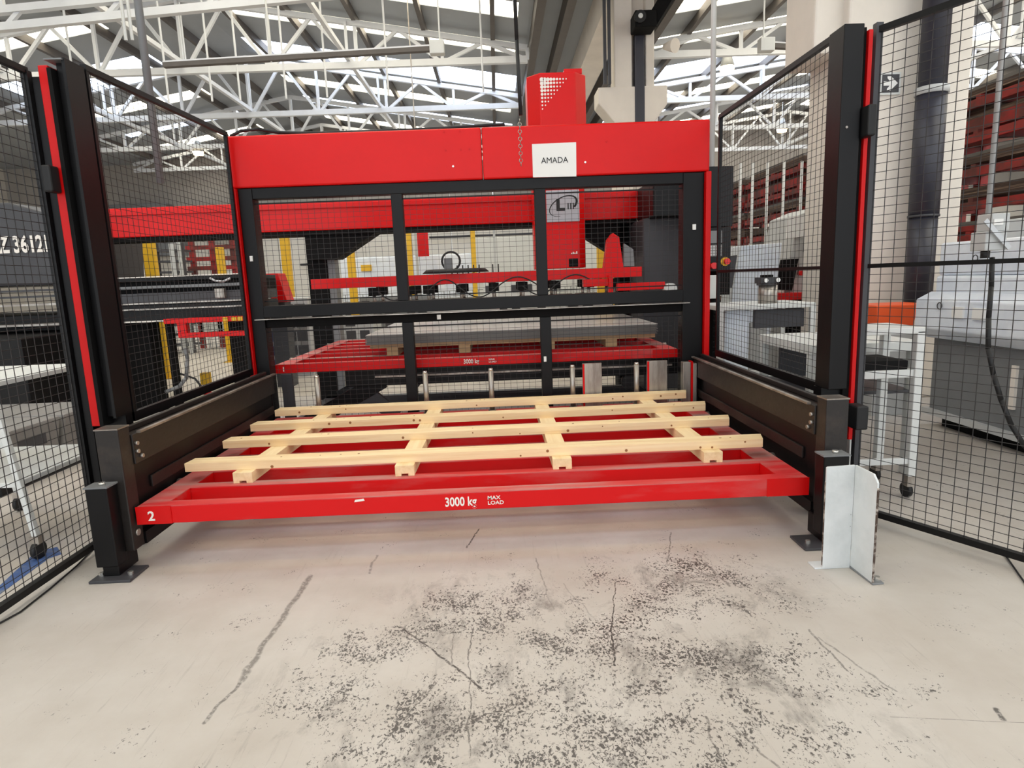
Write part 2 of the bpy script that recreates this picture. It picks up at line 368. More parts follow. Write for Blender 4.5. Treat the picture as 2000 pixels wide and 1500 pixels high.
B(3.02, 3.32, 6.1, 6.7, 3.22, 7.0).build('corbel', 'concrete', t, .02)
t = thing('rainwater_duct', 'dark plastic downpipe in front of the wide pillar', 'pipe', (3.95, 5.8, .9))
MB().cyl((3.95, 5.82, .93), (3.95, 5.82, 1.72), .115, n=24).build('pipe_section', 'duct', t)
MB().cyl((3.95, 5.82, 1.72), (3.95, 5.82, 2.78), .122, n=24).build('pipe_section', 'duct', t)
MB().cyl((3.95, 5.82, 2.8), (3.95, 5.82, 6.6), .112, n=24).build('pipe_section', 'duct', t)
MB().cyl((3.95, 5.82, 2.76), (3.95, 5.82, 2.82), .134, n=24).build('collar', 'lightgrey', t)
MB().cyl((3.95, 5.82, 1.71), (3.95, 5.82, 1.73), .128, n=24).build('joint_ring', 'darkgrey', t)
a = aty(1718, 143, 5.99); b = aty(1756, 185, 5.99)
t = thing('arrow_sign', 'small square sign with a white arrow pointing right on the pillar', 'sign', (a.x, 5.99, b.z))
B(a.x, b.x, 5.975, 5.999, b.z, a.z).build('sign_border', 'white', t)
B(a.x+.018, b.x-.018, 5.97, 5.975, b.z+.018, a.z-.018).build('sign_face', 'darkgrey', t)
cx, cz, s_ = (a.x+b.x)/2, (a.z+b.z)/2, (b.x-a.x)
MB().prism([(cx+q[0]*s_, 5.969, cz+q[1]*s_) for q in ((-.34, -.1), (-.34, .1), (-.05, .1), (-.17, .24), (-.17, .32), (0, .32), (.34, 0), (0, -.32), (-.17, -.32), (-.17, -.24), (-.05, -.1))], (0, .002, 0)).build('arrow', 'paper', t)

# lamps, conduits, hoist chain
def batten(pa, pb, Y, label, boxend):
    a = aty(*pa, Y); b = aty(*pb, Y); t = thing('linear_luminaire', label, 'light', (a.x, Y, a.z))
    MB().bar(a, b, .10, .07).build('housing', 'purlin', t); MB().bar(a+Vector((0, 0, .05)), b+Vector((0, 0, .05)), .06, .03).build('top_rail', 'truss', t)
    e = b if boxend else a; B(e.x-.02 if boxend else e.x-.22, e.x+.22 if boxend else e.x+.02, Y-.08, Y+.08, e.z-.09, e.z+.12).build('junction_box', 'white', t, .01)
    MB().cyl((e.x+.15*(1 if boxend else -1), Y, e.z+.1), (e.x+.15*(1 if boxend else -1), Y, 7.0), .015, n=6).build('hanger_rod', 'white', t)
    MB().cyl((a.x*.6+b.x*.4, Y, a.z), (a.x*.6+b.x*.4, Y, 7.3), .015, n=6).build('hanger_rod', 'white', t)
batten((320, 128), (842, 96), 11.2, 'long dark linear luminaire hanging under the left roof bay', True)
batten((1508, 90), (1640, 97), 11.2, 'short dark linear luminaire hanging right of the hanging pipe', False)
for (px_, py_, Y, lb) in ((388, 303, 25, 'glowing round high bay lamp on the left, seen through mesh'), (1420, 140, 18, 'glowing round high bay lamp above the right side of the header'), (1527, 258, 26, 'small glowing lamp behind the right mesh panel'), (1092, 283, 27, None)):
    if lb is None: continue
    p = aty(px_, py_, Y); t = thing('high_bay_lamp', lb, 'lamp', p)
    MB().cyl(p+Vector((0, 0, .12)), p+Vector((0, 0, .5)), .2, .08, n=16).build('reflector', 'lightgrey', t)
    MB().cyl(p, p+Vector((0, 0, .12)), .17, .2, n=16).build('lens', 'lamp', t)
    MB().cyl(p+Vector((0, 0, .5)), (p.x, p.y, roof_z(p.x)-.3), .012, n=6).build('rod', 'white', t)
p = aty(1393, 120, 7); t = thing('hanging_pipe', 'white vertical service pipe hanging behind the right corner of the header', 'pipe', (p.x, 7, 0))
MB().cyl((p.x, 7, 2.3), (p.x, 7, 7.0), .028, n=10).build('pipe', 'white', t)
p = aty(284, 120, 8); t = thing('grey_drop_pipe', 'grey vertical drop pipe right of the left post', 'pipe', (p.x, 8, 0))
MB().cyl((p.x, 8, 2.6), (p.x, 8, 7.5), .045, n=10).build('pipe', 'grey', t)
p = aty(250, 60, 11); t = thing('lamp_drop_rods', 'pair of thin bright rods hanging near the top left', 'rod', (p.x, 11, 5))
for dx in (-.05, .05): MB().cyl((p.x+dx, 11, 5.3), (p.x+dx, 11, 7.6), .025, n=6).build('rod', 'conduit', t)
# vertical thin hanger rods below the trusses
lab = ['far left', 'left of the ridge pipe', 'below the ridge', 'left of the twin rods', 'behind the luminaire', 'right of the luminaire middle', 'left of the hoist cable', 'beside the hoist cable']
for k, px_ in enumerate((150, 330, 415, 470, 560, 640, 760, 945)):
    p = aty(px_, 200, 14.5); t = tag(MB().cyl((p.x, 14.5, 5.3), (p.x, 14.5, roof_z(p.x)), .022, n=6).build('hanger_rod', 'truss'), 'thin pale hanger rod under the roof, ' + lab[k], 'rod', 'hanger rods under the left bay')
p = aty(1009, 235, 4.6)
t = thing('hoist_cable', 'dark hoist cable ending in a small chain in front of the red header', 'cable', (p.x, 4.6, 2.05))
MB().tube([(p.x+.01, 4.6, 6.9), (p.x+.005, 4.6, 4.2), (p.x+.02, 4.6, 2.9), (p.x+.03, 4.6, 2.42)], .013).build('cable', 'rubber', t)
MB().tube([(p.x-.02, 4.6, 6.9), (p.x-.01, 4.6, 3.4), (p.x+.02, 4.6, 2.9)], .005, 6).build('sling', 'conduit', t)
for i in range(13):
    MB().torus((p.x+.02, 4.6, 2.38-i*.024), (0, 1, 0) if i % 2 else (1, 0, 0), .012, .003, 10, 5).build('chain_link', 'steel', t)

# ------------------------------------------------------------------ loading gate at the back of the cell
GY = 4.9
t = thing('loading_gate', 'black steel gate frame with a long red header and mesh bays', 'machine gate', (0, GY, 0))
B(-1.895, -.02, GY, GY+.16, 2.045, 2.415).build('header_panel', 'red', t, .012)
B(-.014, 1.685, GY, GY+.16, 2.045, 2.415).build('header_panel', 'red', t, .012)
B(-1.83, 1.66, GY+.02, GY+.12, 1.965, 2.045).build('top_rail', 'black', t, .004)
B(-1.845, -1.745, GY+.01, GY+.14, 0, 2.04).build('end_post', 'black', t, .004)
B(1.49, 1.645, GY+.01, GY+.14, 0, 2.04).build('end_post', 'black', t, .004)
B(-1.885, -1.848, GY-.03, GY+.1, .62, 2.04).build('red_edge_strip', 'redtrim', t, .004)
B(-1.83, -1.755, GY-.02, GY+.01, .12, .62).build('red_edge_strip', 'redtrim', t, .004)
B(1.65, 1.69, GY-.03, GY+.1, .60, 2.04).build('red_edge_strip', 'redtrim', t, .004)
B(-1.745, 1.49, GY, GY+.09, 1.08, 1.17).build('mid_rail', 'black', t, .004)
B(-1.80, 1.53, GY-.05, GY+.02, 1.067, 1.073).build('bright_ledge', 'steel', t)
B(-1.745, 1.49, GY+.03, GY+.12, 1.0, 1.063).build('mid_rail', 'darkmat', t, .004)
B(-1.745, 1.49, GY+.02, GY+.1, .06, .12).build('bottom_rail', 'black', t, .004)
for (x, z0, z1) in ((-.675, 1.17, 1.965), (.405, 1.17, 1.965), (-.655, .12, 1.0), (.42, .12, 1.0)):
    B(x-.042, x+.042, GY+.02, GY+.1, z0, z1).build('mullion', 'black', t, .004)
B(.395, .415, GY-.01, GY+.0, .655, .695).build('hinge_sticker', 'paper', t)
B(-.415, -.385, GY-.06, GY-.05, 1.02, 1.055).build('clip', 'steel', t)
B(1.56, 1.585, GY-.002, GY+.01, 1.62, 1.66).build('hinge_sticker', 'paper', t)
B(-1.805, -1.785, GY-.002, GY+.01, 1.51, 1.55).build('hinge_sticker', 'paper', t)
for (x0, x1, z0, z1) in ((-1.745, -.717, 1.17, 1.965), (-.633, .363, 1.17, 1.965), (.447, 1.49, 1.17, 1.965), (-1.745, -.697, .12, 1.0), (-.613, .378, .12, 1.0), (.462, 1.49, .12, 1.0)):
    for zz in (z0+.03, z1-.035): B(x0, x1, GY+.05, GY+.062, zz, zz+.008).build('mesh_frame_bar', 'black', t)
    mesh_panel((x0, GY+.055, 0), (1, 0, 0), x1-x0, z0, z1, t, .05, .037)
bolts = [(905, 258), (885, 258), (895, 290), (915, 291)]
for (x_, y_) in ((867, 257), (898, 256), (870, 293), (900, 292), (917, 291), (885, 325), (1143, 317), (1185, 276)):
    p = aty(x_, y_, GY); MB().cyl((p.x, GY-.004, p.z), (p.x, GY+.002, p.z), .008, n=8).build('rivet', 'chrome' if y_ > 300 else 'redtrim', t)
a = aty(1039, 282, GY-.003); p = thing('paper_sign', 'white paper sign reading AMADA taped to the red header', 'sign', (a.x, GY-.003, a.z-.21))
MB().prism([(a.x, GY-.004, a.z-.235), (a.x+.325, GY-.004, a.z-.240), (a.x+.328, GY-.004, a.z+.004), (a.x, GY-.004, a.z+.002)], (0, .002, 0)).build('sheet', 'paper', p)
text('AMADA', 'lettering', 'ink', (a.x+.165, GY-.0055, a.z-.12), (1, 0, 0), (0, 0, 1), .042, p, .95, .0, center=True)
h = [aty(x_, y_, 4.98) for x_, y_ in ((450, 266), (470, 256), (505, 252), (545, 259), (620, 262), (800, 254), (985, 243))]
tag(MB().tube([(q.x, 4.98, max(q.z, 2.43)) for q in h], .012).build('hose', 'rubber'), 'dark hose lying along the top of the red header', 'hose')

# red ram column behind, gantry beam
RY = 6.6
t = thing('ram_column', 'tall red vertical ram column with a dotted hood and round logo plate', 'machine', (.73, RY, 1.38))
def chamfer_box(x0, x1, y0, y1, z0, z1, c):
    return MB().prism([(x0+c, y0, z0), (x1-c, y0, z0), (x1, y0+c, z0), (x1, y1, z0), (x0, y1, z0), (x0, y0+c, z0)], (0, 0, z1-z0))
chamfer_box(.455, .985, RY, RY+.36, 1.39, 2.66, .07).build('column_body', 'red', t, .006)
chamfer_box(.43, 1.02, RY-.02, RY+.42, 2.66, 3.28, .12).build('hood', 'red', t, .01)
B(.80, .98, RY+.05, RY+.35, 3.28, 3.33).build('hood_cap', 'redtrim', t, .005)
dots = MB()
for i in range(9):
    for j in range(9-i):
        r_ = .021-.0018*(i+j)
        cx, cz = .572+i*.030, 3.215-j*.034
        dots.cyl((cx, RY-.026, cz), (cx, RY-.019, cz), r_, n=10)
dots.build('dot_pattern', 'letter', t, kind='stuff')
a = aty(1072, 372, RY-.008); b = aty(1132, 432, RY-.008)
pl = B(a.x-.03, b.x, RY-.012, RY, b.z, a.z).build('logo_plate', 'alu', t, .004, label='aluminium plate with an oval ring, L and III')
text('L', 'logo_letter', 'ink', ((a.x+b.x)/2-.085, RY-.014, (a.z+b.z)/2-.04), (1, 0, 0), (0, 0, 1), .105, pl, 1.15, .05)
text('III', 'logo_letter', 'ink', ((a.x+b.x)/2+.025, RY-.014, (a.z+b.z)/2-.035), (1, 0, 0), (0, 0, 1), .062, pl, 1.2, .0)
ov = MB(); cx, cz = (a.x+b.x)/2-.01, (a.z+b.z)/2
for i in range(26):
    t0, t1 = [(-.15+1.62*q/26)*PI for q in (i, i+1)]
    def e_(t, k): return Vector((cx+.145*k*math.cos(t)+.02*math.sin(t), RY-.0135, cz+.10*k*math.sin(t)+.03*math.cos(t)))
    w_ = .13*(1-i/26)+.03
    ov.add([e_(t0, 1), e_(t1, 1), e_(t1, 1-w_), e_(t0, 1-w_)], [(0, 1, 2, 3)])
ov.build('logo_ring', 'ink', pl)
B(.80, .895, RY-.006, RY+.002, 1.40, 1.485).build('black_vent', 'darkmat', t, .003)
for dx, h_ in ((0, .012), (.018, .02), (.034, .012), (.052, .026)): B(.825+dx, .837+dx, RY-.006, RY, 1.53, 1.53+h_).build('small_mark', 'letter', t)

t = thing('gantry_beam', 'long red gantry beam on black legs spanning behind the mesh', 'machine', (-1, 7, 0))
B(-4.32, 1.78, 7.0, 7.35, 1.895, 2.20).build('beam', 'red', t, .01)
B(-4.32, 1.78, 6.98, 7.02, 2.12, 2.17).build('rail', 'red', t, .003)
B(-4.32, 1.6, 7.02, 7.3, 1.85, 1.895).build('under_rail', 'darkmat', t)
for x0, x1, sgn in ((-2.06, -1.84, 1), (1.42, 1.75, -1)):
    B(x0, x1, 7.22, 7.45, 0, 1.86).build('leg', 'darkmat', t, .01)
    if sgn > 0: MB().prism([(x0+.047, 7.06, 1.86), (-1.24, 7.06, 1.86), (-1.69, 7.06, 1.59), (x0+.047, 7.06, 1.59)], (0, .3, 0)).build('gusset', 'darkmat', t)
    else: MB().prism([(x0, 7.06, 1.86), (x0-.6, 7.06, 1.86), (x0-.05, 7.06, 1.50), (x0, 7.06, 1.50)], (0, .2, 0)).build('gusset', 'darkmat', t)
B(-1.84, -1.76, 7.24, 7.42, 0, 1.59).build('leg_side', 'grey', t)
B(1.60, 2.2, 6.3, 7.0, 1.85, 2.2).build('end_housing', 'black', t, .01)
B(1.55, 2.2, 6.5, 7.3, .1, 1.85).build('end_cabinet', 'darkgrey', t, .01, label='dark grey cabinet at the right end of the beam')

# vacuum lifting frame
VY = 6.2
t = thing('vacuum_lifting_frame', 'red lifting frame with black suction cups hanging above the sheets', 'lifting frame', (-.1, VY, 1.0))
B(-1.742, 1.465, VY, VY+.1, 1.275, 1.372).build('front_beam', 'red', t, .005)
B(-1.70, 1.45, VY+.75, VY+.85, 1.275, 1.372).build('rear_beam', 'red', t, .005)
for x in (-1.1, -.55, 0, .55, 1.05): B(x-.04, x+.04, VY+.1, VY+.75, 1.27, 1.33).build('cross_arm', 'red', t, .004)
random.seed(3)
k = 0
for x in (-1.15, -.80, -.62, -.30, 0.02, .30, .62, .95, 1.2):
    for yy in (VY+.05, VY+.5):
        c = MB().box(x-.05, x+.05, yy-.04, yy+.06, 1.19, 1.27).build('cup_holder', 'darkmat', t, .004)
        MB().cyl((x, yy, 1.12), (x, yy, 1.19), .016, n=8).build('stem', 'steel', c)
        MB().cyl((x, yy, 1.08), (x, yy, 1.125), .055, .025, n=14).build('suction_cup', 'rubber', c)
for i, (xa, xb) in enumerate(((-1.1, -.8), (-.6, -.3), (-.3, .05), (.05, .45), (.3, .62), (.62, 1.0))):
    pts = [(xa+(xb-xa)*q/8, VY-.02-.02*(i % 2), 1.20+.09*math.sin(PI*q/8)*(1 if i % 2 else -1)+.03) for q in range(9)]
    MB().tube(pts, .007, 6).build('air_hose', 'rubber', t)
a = aty(835, 528, 6.5); b = aty(945, 524, 6.5)
MB().cyl(((a.x+b.x)/2, 6.5, 1.385), ((a.x+b.x)/2, 6.5, 1.42), .34, .30, n=28).build('cable_disc', 'rubber', t)
q = aty(877, 512, 6.4); MB().torus((q.x+.02, 6.4, 1.5), (0, 1, 0), .09, .010, 20, 6, (0, 2*PI)).build('cable_loop', 'rubber', t)
B(q.x-.05, q.x+.03, 6.38, 6.46, 1.40, 1.53).build('valve_block', 'grey', t, .004)
for i in range(8): x = -.40+i*.055+(.08 if i > 5 else 0); B(x, x+.012, 6.4, 6.41, 1.375, 1.455).build('lever', 'rubber', t)
br = aty(1200, 525, VY)
MB().prism([(br.x-.10, VY, 1.37), (br.x+.09, VY, 1.37), (br.x+.05, VY, 1.66), (br.x-.01, VY, 1.70), (br.x-.06, VY, 1.64)], (0, .12, 0)).build('upright_bracket', 'red', t, .004)
MB().prism([(br.x+.09, VY+.02, 1.38), (br.x+.2, VY+.02, 1.38), (br.x+.19, VY+.02, 1.54), (br.x+.1, VY+.02, 1.60)], (0, .05, 0)).build('bracket_plate', 'grey', t)
B(.88, 1.12, VY-.1, VY+.0, 1.20, 1.27).build('side_arm', 'red', t, .004)
B(1.2, 1.66, VY-.12, VY-.05, 1.15, 1.22).build('side_arm', 'red', t, .004)
B(1.12, 1.16, VY-.12, VY-.04, 1.08, 1.3).build('side_arm', 'red', t, .004)
MB().cyl((1.70, VY-.2, 1.15), (1.70, VY-.06, 1.15), .055, n=18).build('roller', 'white', t)

# ------------------------------------------------------------------ load trays
def tray(name, label, x0, x1, y0, y1, zb, zt, nbars, num, cat='tray', side=.125, bw=.07):
    t = thing(name, label, cat, ((x0+x1)/2, y0, zb))
    ft = .004
    def barz(nm, xa, xb, ya, yb):
        o = B(xa, xb, ya, yb, zb, zt-ft).build(nm, 'redtray', t, .003); B(xa, xb, ya, yb, zt-ft, zt).build('wear_strip', 'redtop', o); return o
    barz('front_bar', x0, x1, y0, y0+bw)
    for s in (0, 1):
        xa, xb = (x0, x0+side) if s == 0 else (x1-side, x1); barz('side_bar', xa, xb, y0+bw, y1)
    for i in range(1, nbars):
        y = y0+(y1-y0-bw)*i/(nbars-1); barz('cross_bar', x0+side, x1-side, y, y+bw)
    B(x0-.006, x0+.16, y0-.004, y0, zb, zt).build('corner_plate', 'redtrim', t)
    B(x1-.2, x1+.004, y0-.004, y0, zb, zt).build('corner_plate', 'redtrim', t)
    hgt = (zt-zb)
    text(num, 'number', 'letter', (x0+.05, y0-.006, zb+hgt*.22), (1, 0, 0), (0, 0, 1), hgt*.52, t, 1, .02)
    cx = aty(869, 985, y0).x if num == '2' else aty(905, 702, y0).x
    text('3000 kg', 'lettering', 'letter', (cx, y0-.002, zb+hgt*.26), (1, 0, 0), (0, 0, 1), hgt*.5, t, .76 if num == '2' else .8, .02)
    dx = .205 if num == '2' else .205
    text('MAX', 'lettering', 'letter', (cx+dx, y0-.002, zb+hgt*.55), (1, 0, 0), (0, 0, 1), hgt*.2, t, 1.15, .015)
    text('LOAD', 'lettering', 'letter', (cx+dx, y0-.002, zb+hgt*.26), (1, 0, 0), (0, 0, 1), hgt*.2, t, 1.15, .015)
    for y in (y0+.45, y1-.4):
        for xx, s in ((x0, -1), (x1, 1)):
            MB().cyl((xx, y, (zb+zt)/2), (xx+s*.028, y, (zb+zt)/2), .04, n=18).build('wheel', 'steel', t)
    return t
T2 = tray('load_tray', 'front red load tray numbered 2 marked 3000 kg, carrying the bare pallet', -1.70, 1.52, 2.9, 4.84, .217, .305, 8, '2')
B(.0, .0, 0, 0, 0, 0)
pt = aty(700, 979, 2.899); MB().prism([(pt.x-.02, 2.897, pt.z-.004), (pt.x+.03, 2.897, pt.z+.002), (pt.x+.026, 2.897, pt.z+.012), (pt.x-.015, 2.897, pt.z+.008)], (0, .002, 0)).build('chipped_paint', 'letter', T2)
tray('load_tray', 'rear red load tray numbered 1 behind the mesh, carrying the sheet stack', -1.765, 1.50, 5.1, 7.18, .62, .69, 7, '1')

# stop posts on the front tray
where = ['leftmost', 'second from left', 'left of the right mullion', 'right of the right mullion', 'between the two steel plates']
for k, x in enumerate((-1.353, -.526, -.023, .605, 1.10)):
    t = thing('stop_pin', 'round bare steel stop pin behind the pallet, ' + where[k], 'pin', (x, 4.72, .305), 'stop pins on the front tray')
    MB().cyl((x, 4.79, .311), (x, 4.79, .617), .020, n=16).build('shaft', 'steel', t)
    MB().cyl((x, 4.79, .617), (x, 4.79, .634), .020, .015, n=16).build('rounded_end', 'chrome', t)
    MB().cyl((x, 4.79, .305), (x, 4.79, .311), .03, n=16).build('foot', 'steel', t)
for k, (x0, x1) in enumerate(((.683, .831), (1.182, 1.338))):
    t = thing('stop_plate', ('flat steel stop plate right of the second mullion', 'flat steel stop plate near the right end of the gate')[k], 'plate', (x0, 4.72, .305), 'stop plates on the front tray')
    B(x0, x1, 4.785, 4.815, .305, .64).build('plate', 'steel', t, .003)
    B(x0, x0+.014, 4.777, 4.785, .305, .638).build('red_edge', 'redtrim', t)
    B(x0-.01, x1+.01, 4.815, 4.838, .305, .33).build('foot', 'steel', t)
t = thing('stop_profile', 'steel channel stop with a red stripe at the right end of the pallet', 'plate', (1.5, 4.68, .305))
B(1.455, 1.515, 4.77, 4.835, .305, .62).build('channel_half', 'steel', t, .003); B(1.517, 1.533, 4.772, 4.835, .306, .625).build('red_stripe', 'redtrim', t); B(1.535, 1.562, 4.77, 4.835, .305, .61).build('channel_half', 'steel', t, .003)

# bare pallet
t = thing('slatted_pallet', 'open pine pallet of four long slats on four runners', 'pallet', (-.1, 3.25, .305))
random.seed(5)
for k, (y, sk) in enumerate(((3.253, 0.0), (3.72, .03), (4.15, .05), (4.62, .03))):
    sl = MB().prism([(-1.635, y, .363), (1.445, y+sk, .363), (1.475, y+.105+sk, .363), (-1.625, y+.105, .363)], (0, 0, .047)).build('slat', 'wood', t, .002)
    kn = MB()
    for i in range(7):
        x = random.uniform(-1.55, 1.4); yy = y+sk*(x+1.635)/3.08; z = random.uniform(.373, .4)
        kn.cyl((x, yy-.0008, z), (x, yy+.002, z), random.uniform(.004, .009), n=8)
        x = random.uniform(-1.55, 1.4); kn.cyl((x, yy+.05, .409), (x, yy+.05, .4108), random.uniform(.003, .007), n=8)
    kn.build('knots', 'knot', sl, kind='stuff')
for k, (xa, dx) in enumerate(((-1.315, .05), (-.47, .02), (.36, -.01), (1.16, -.02))):
    def sec(x, y): return [(x-.05, y, .305), (x-.018, y, .305), (x-.018, y, .318), (x+.018, y, .318), (x+.018, y, .305), (x+.05, y, .305), (x+.05, y, .363), (x-.05, y, .363)]
    MB().prism(sec(xa, 3.20), (dx, 1.54, 0)).build('runner', 'wood2', t, .0015)

# ------------------------------------------------------------------ guide rails at both sides
def guide(s, label):
    # s=-1 left, +1 right ; xi = inner face
    if s < 0: xi, xo = -1.705, -1.80
    else: xi, xo = 1.565, 1.66
    def bx(xa, xb, *r): return B(min(xa, xb), max(xa, xb), *r)
    t = thing('guide_rail', label, 'rail', ((xi+xo)/2, 2.95, 0), 'guide rails beside the front tray')
    bx(xi, xo, 2.953, 4.86, .50, .645).build('rail_channel', 'wornblack', t, .004)
    bx(xi, xi-s*.02, 2.99, 4.86, .645, .655).build('rail_lip', 'steel', t)
    bx(xi+s*.05, xi+s*.075, 2.97, 4.86, .646, .672).build('rail_ridge', 'wornblack', t, .004)
    bx(xi+s*.03, xi+s*.05, 2.953, 4.86, .12, .50).build('web_plate', 'black', t)
    bx(xi+s*.0, xi+s*.05, 2.953, 4.86, .10, .16).build('lower_flange', 'black', t)
    bx(xi+s*.018, xi+s*.03, 3.1, 4.86, .34, .40).build('inner_strip', 'wornblack', t, .003)
    bx(xo, (-1.855 if s < 0 else 1.732), 3.26, 4.86, .60, .635).build('cover_strip', 'black', t)
    # post carrying the front end
    bx(xi+s*.008, xo+s*.02, 2.86, 2.95, .10, .690).build('end_post', 'wornblack', t, .005)
    bx(xi+s*.007, xo+s*.022, 2.858, 2.952, .690, .696).build('post_cap', 'steel', t)
    # foot column and base plate
    f0, f1 = (xi-.045, xi-.145) if s < 0 else (xi-.035, xi+.085)
    fx = min(f0, f1), max(f0, f1)
    B(fx[0], fx[1], 2.78, 2.858, .06, .44).build('foot_column', 'black', t, .005)
    B(fx[0]-.004, fx[1]+.004, 2.776, 2.86, .44, .447).build('post_cap', 'grey', t)
    B(fx[0]+.02, fx[1]-.005, 2.79, 2.95, .012, .12).build('foot_column', 'black', t, .005)
    B(fx[0]-.02 if s < 0 else fx[0]-.09, fx[1]+.07 if s < 0 else fx[1]+.02, 2.74, 2.90, 0, .013).build('base_plate', 'darkgrey', t, .003)
    for bxp in ((fx[0]+.005, 2.80), (fx[1]+.04, 2.80)) if s < 0 else ((fx[0]-.05, 2.80), (fx[1]+.01, 2.78)):
        MB().cyl((bxp[0], bxp[1], .013), (bxp[0], bxp[1], .028), .012, n=6).build('bolt', 'chrome', t)
    MB().cyl(((fx[0]+fx[1])/2+.01, 2.815, .447), ((fx[0]+fx[1])/2+.01, 2.815, .460), .014, n=10).build('bolt', 'chrome', t)
    for yy, zz in ((2.97, .60), (2.97, .56), (3.0, .53)):
        MB().cyl((xi-s*.014, yy, zz), (xi+s*.0, yy, zz), .010, n=8).build('bolt', 'steel', t)
    MB().cyl((xi, 2.9, .18), (xi+s*.008, 2.9, .18), .016, n=12).build('stud', 'steel', t)
    return t
guide(-1, 'left black guide rail beside the tray end numbered 2')
guide(1, 'right black guide rail, its foot beside the white angle guard')

# white angle guard
t = thing('angle_guard', 'chipped white steel angle guard bolted to the floor at the right', 'guard', (1.56, 2.58, 0))
c = atz(1660, 1104, .01)
cx, cy = c.x, c.y
def rounded(p0, d, L, H, th, nrm, cut):
    d = Vector(d); p = Vector(p0); pts = [p, p+d*L, p+d*L+Vector((0, 0, H-cut)), p+d*(L-cut*.25)+Vector((0, 0, H-cut*.7)), p+d*(L-cut)+Vector((0, 0, H)), p+Vector((0, 0, H))]
    return MB().prism(pts, Vector(nrm)*th)
d1 = (atz(1606, 1109, .01)-c).normalized(); L1 = (atz(1606, 1109, .01)-c).length
d2 = (atz(1702, 1137, .01)-c).normalized(); L2_ = (atz(1702, 1137, .01)-c).length
H = .458
rounded((cx, cy, .008), d1, L1, H, .009, (0, .9, 0), .004).build('left_flange', 'guard', t, .001)
rounded((cx, cy, .008), d2, L2_, H, .009, (1, 0, 0), .03).build('right_flange', 'guard', t, .001)
e = Vector((cx, cy, .008))+d2*L2_
MB().prism([e+Vector((0, -.001, .0)), e+Vector((.0095, -.001, 0)), e+Vector((.0095, -.001, H-.05)), e+Vector((0, -.001, H-.05))], (0, -.001, 0)).build('chipped_edge', 'rust', t)
e1 = Vector((cx, cy, .008))+d1*L1
B(e1.x-.0012, e1.x-.0002, e1.y, e1.y+.009, .02, .40).build('chipped_edge', 'rust', t)
B(e1.x-.03, cx+.05, cy-.005, cy+.06, 0, .008).build('base_plate', 'guard', t, .002)
MB().prism([(cx-.005, cy, 0), (e.x+.0, e.y-.01, 0), (e.x+.05, e.y-.005, 0), (e.x+.05, cy+.02, 0), (cx+.02, cy+.04, 0)], (0, 0, .008)).build('base_plate', 'grey', t, .002)
MB().cyl((e.x+.035, e.y+.02, .008), (e.x+.035, e.y+.02, .024), .012, n=6).build('bolt', 'chrome', t)
for (x_, y_) in ((1662, 949), (1663, 1005), (1654, 1034), (1665, 1028), (1656, 1040)):
    q = aty(x_, y_, cy-.001); 
    MB().cyl((min(q.x, cx-.01), cy-.0008, q.z), (min(q.x, cx-.01), cy+.0005, q.z), .0035, n=8).build('screw_hole', 'darkgrey', t)

# ------------------------------------------------------------------ big posts and side fences
t = thing('fence_post', 'tall black post with red light strip at the left of the cell', 'post', (-1.95, 3.15, 0), 'tall posts at the cell mouth')
B(-1.925, -1.868, 3.14, 3.24, .70, 2.365).build('channel_face', 'black', t, .004)
B(-1.872, -1.858, 3.10, 3.24, .70, 2.37).build('channel_flange', 'black', t)
B(-1.99, -1.944, 3.11, 3.2, .66, 2.345).build('light_strip', 'redtrim', t, .005, label='red light curtain strip')
B(-1.944, -1.925, 3.10, 3.22, .66, 2.33).build('channel_flange', 'darkmat', t)
B(-2.03, -1.992, 3.12, 3.2, 0, 2.30).build('rear_tube', 'black', t, .003)
B(-1.99, -1.86, 3.18, 3.24, 0, .70).build('lower_plate', 'black', t)
B(-1.945, -1.865, 3.09, 3.25, 2.36, 2.366).build('top_plate', 'grey', t)
B(-2.0, -1.96, 3.04, 3.11, 1.78, 1.90).build('hinge_clamp', 'rubber', t, .008)
t = thing('fence_post', 'tall black post with red light strip at the right of the cell', 'post', (1.78, 3.15, 0), 'tall posts at the cell mouth')
B(1.705, 1.800, 3.10, 3.24, .69, 2.405).build('channel_face', 'black', t, .005)
B(1.800, 1.832, 3.14, 3.25, 0, 2.40).build('channel_flange', 'darkmat', t)
B(1.832, 1.853, 3.12, 3.24, .42, 2.385).build('light_strip', 'redtrim', t, .004, label='red light curtain strip')
B(1.70, 1.84, 3.16, 3.24, 0, .69).build('lower_plate', 'black', t)
B(1.81, 1.85, 3.05, 3.13, 1.90, 2.04).build('hinge_clamp', 'rubber', t, .008)
B(1.80, 1.86, 3.0, 3.10, .50, .62).build('hinge_clamp', 'rubber', t, .008)
MB().cyl((1.735, 3.096, 1.95), (1.735, 3.1, 1.95), .006, n=8).build('bolt', 'steel', t)
def side_panel(x, y0, y1, z0, zt0, zt1, label, midz=None):
    t = thing('mesh_side_panel', label, 'fence', (x, (y0+y1)/2, z0), 'mesh panels beside the cell')
    MB().bar((x, y0, zt0), (x, y1, zt1), .028, .028).build('top_bar', 'black', t)
    B(x-.014, x+.014, y0, y1, z0, z0+.05).build('bottom_bar', 'black', t)
    for y in (y0+.012, y1-.012): B(x-.012, x+.012, y-.012, y+.012, z0, zt0 if y < (y0+y1)/2 else zt1).build('end_bar', 'black', t)
    if midz: B(x-.009, x+.009, y0, y1, midz-.009, midz+.009).build('mid_bar', 'black', t)
    mesh_panel((x, y0, 0), (0, 1, 0), y1-y0, z0+.05, min(zt0, zt1)-.01, t, .05, .037)
side_panel(-1.868, 3.25, 4.862, .65, 2.375, 2.42, 'left mesh side panel between the left tall post and the gate')
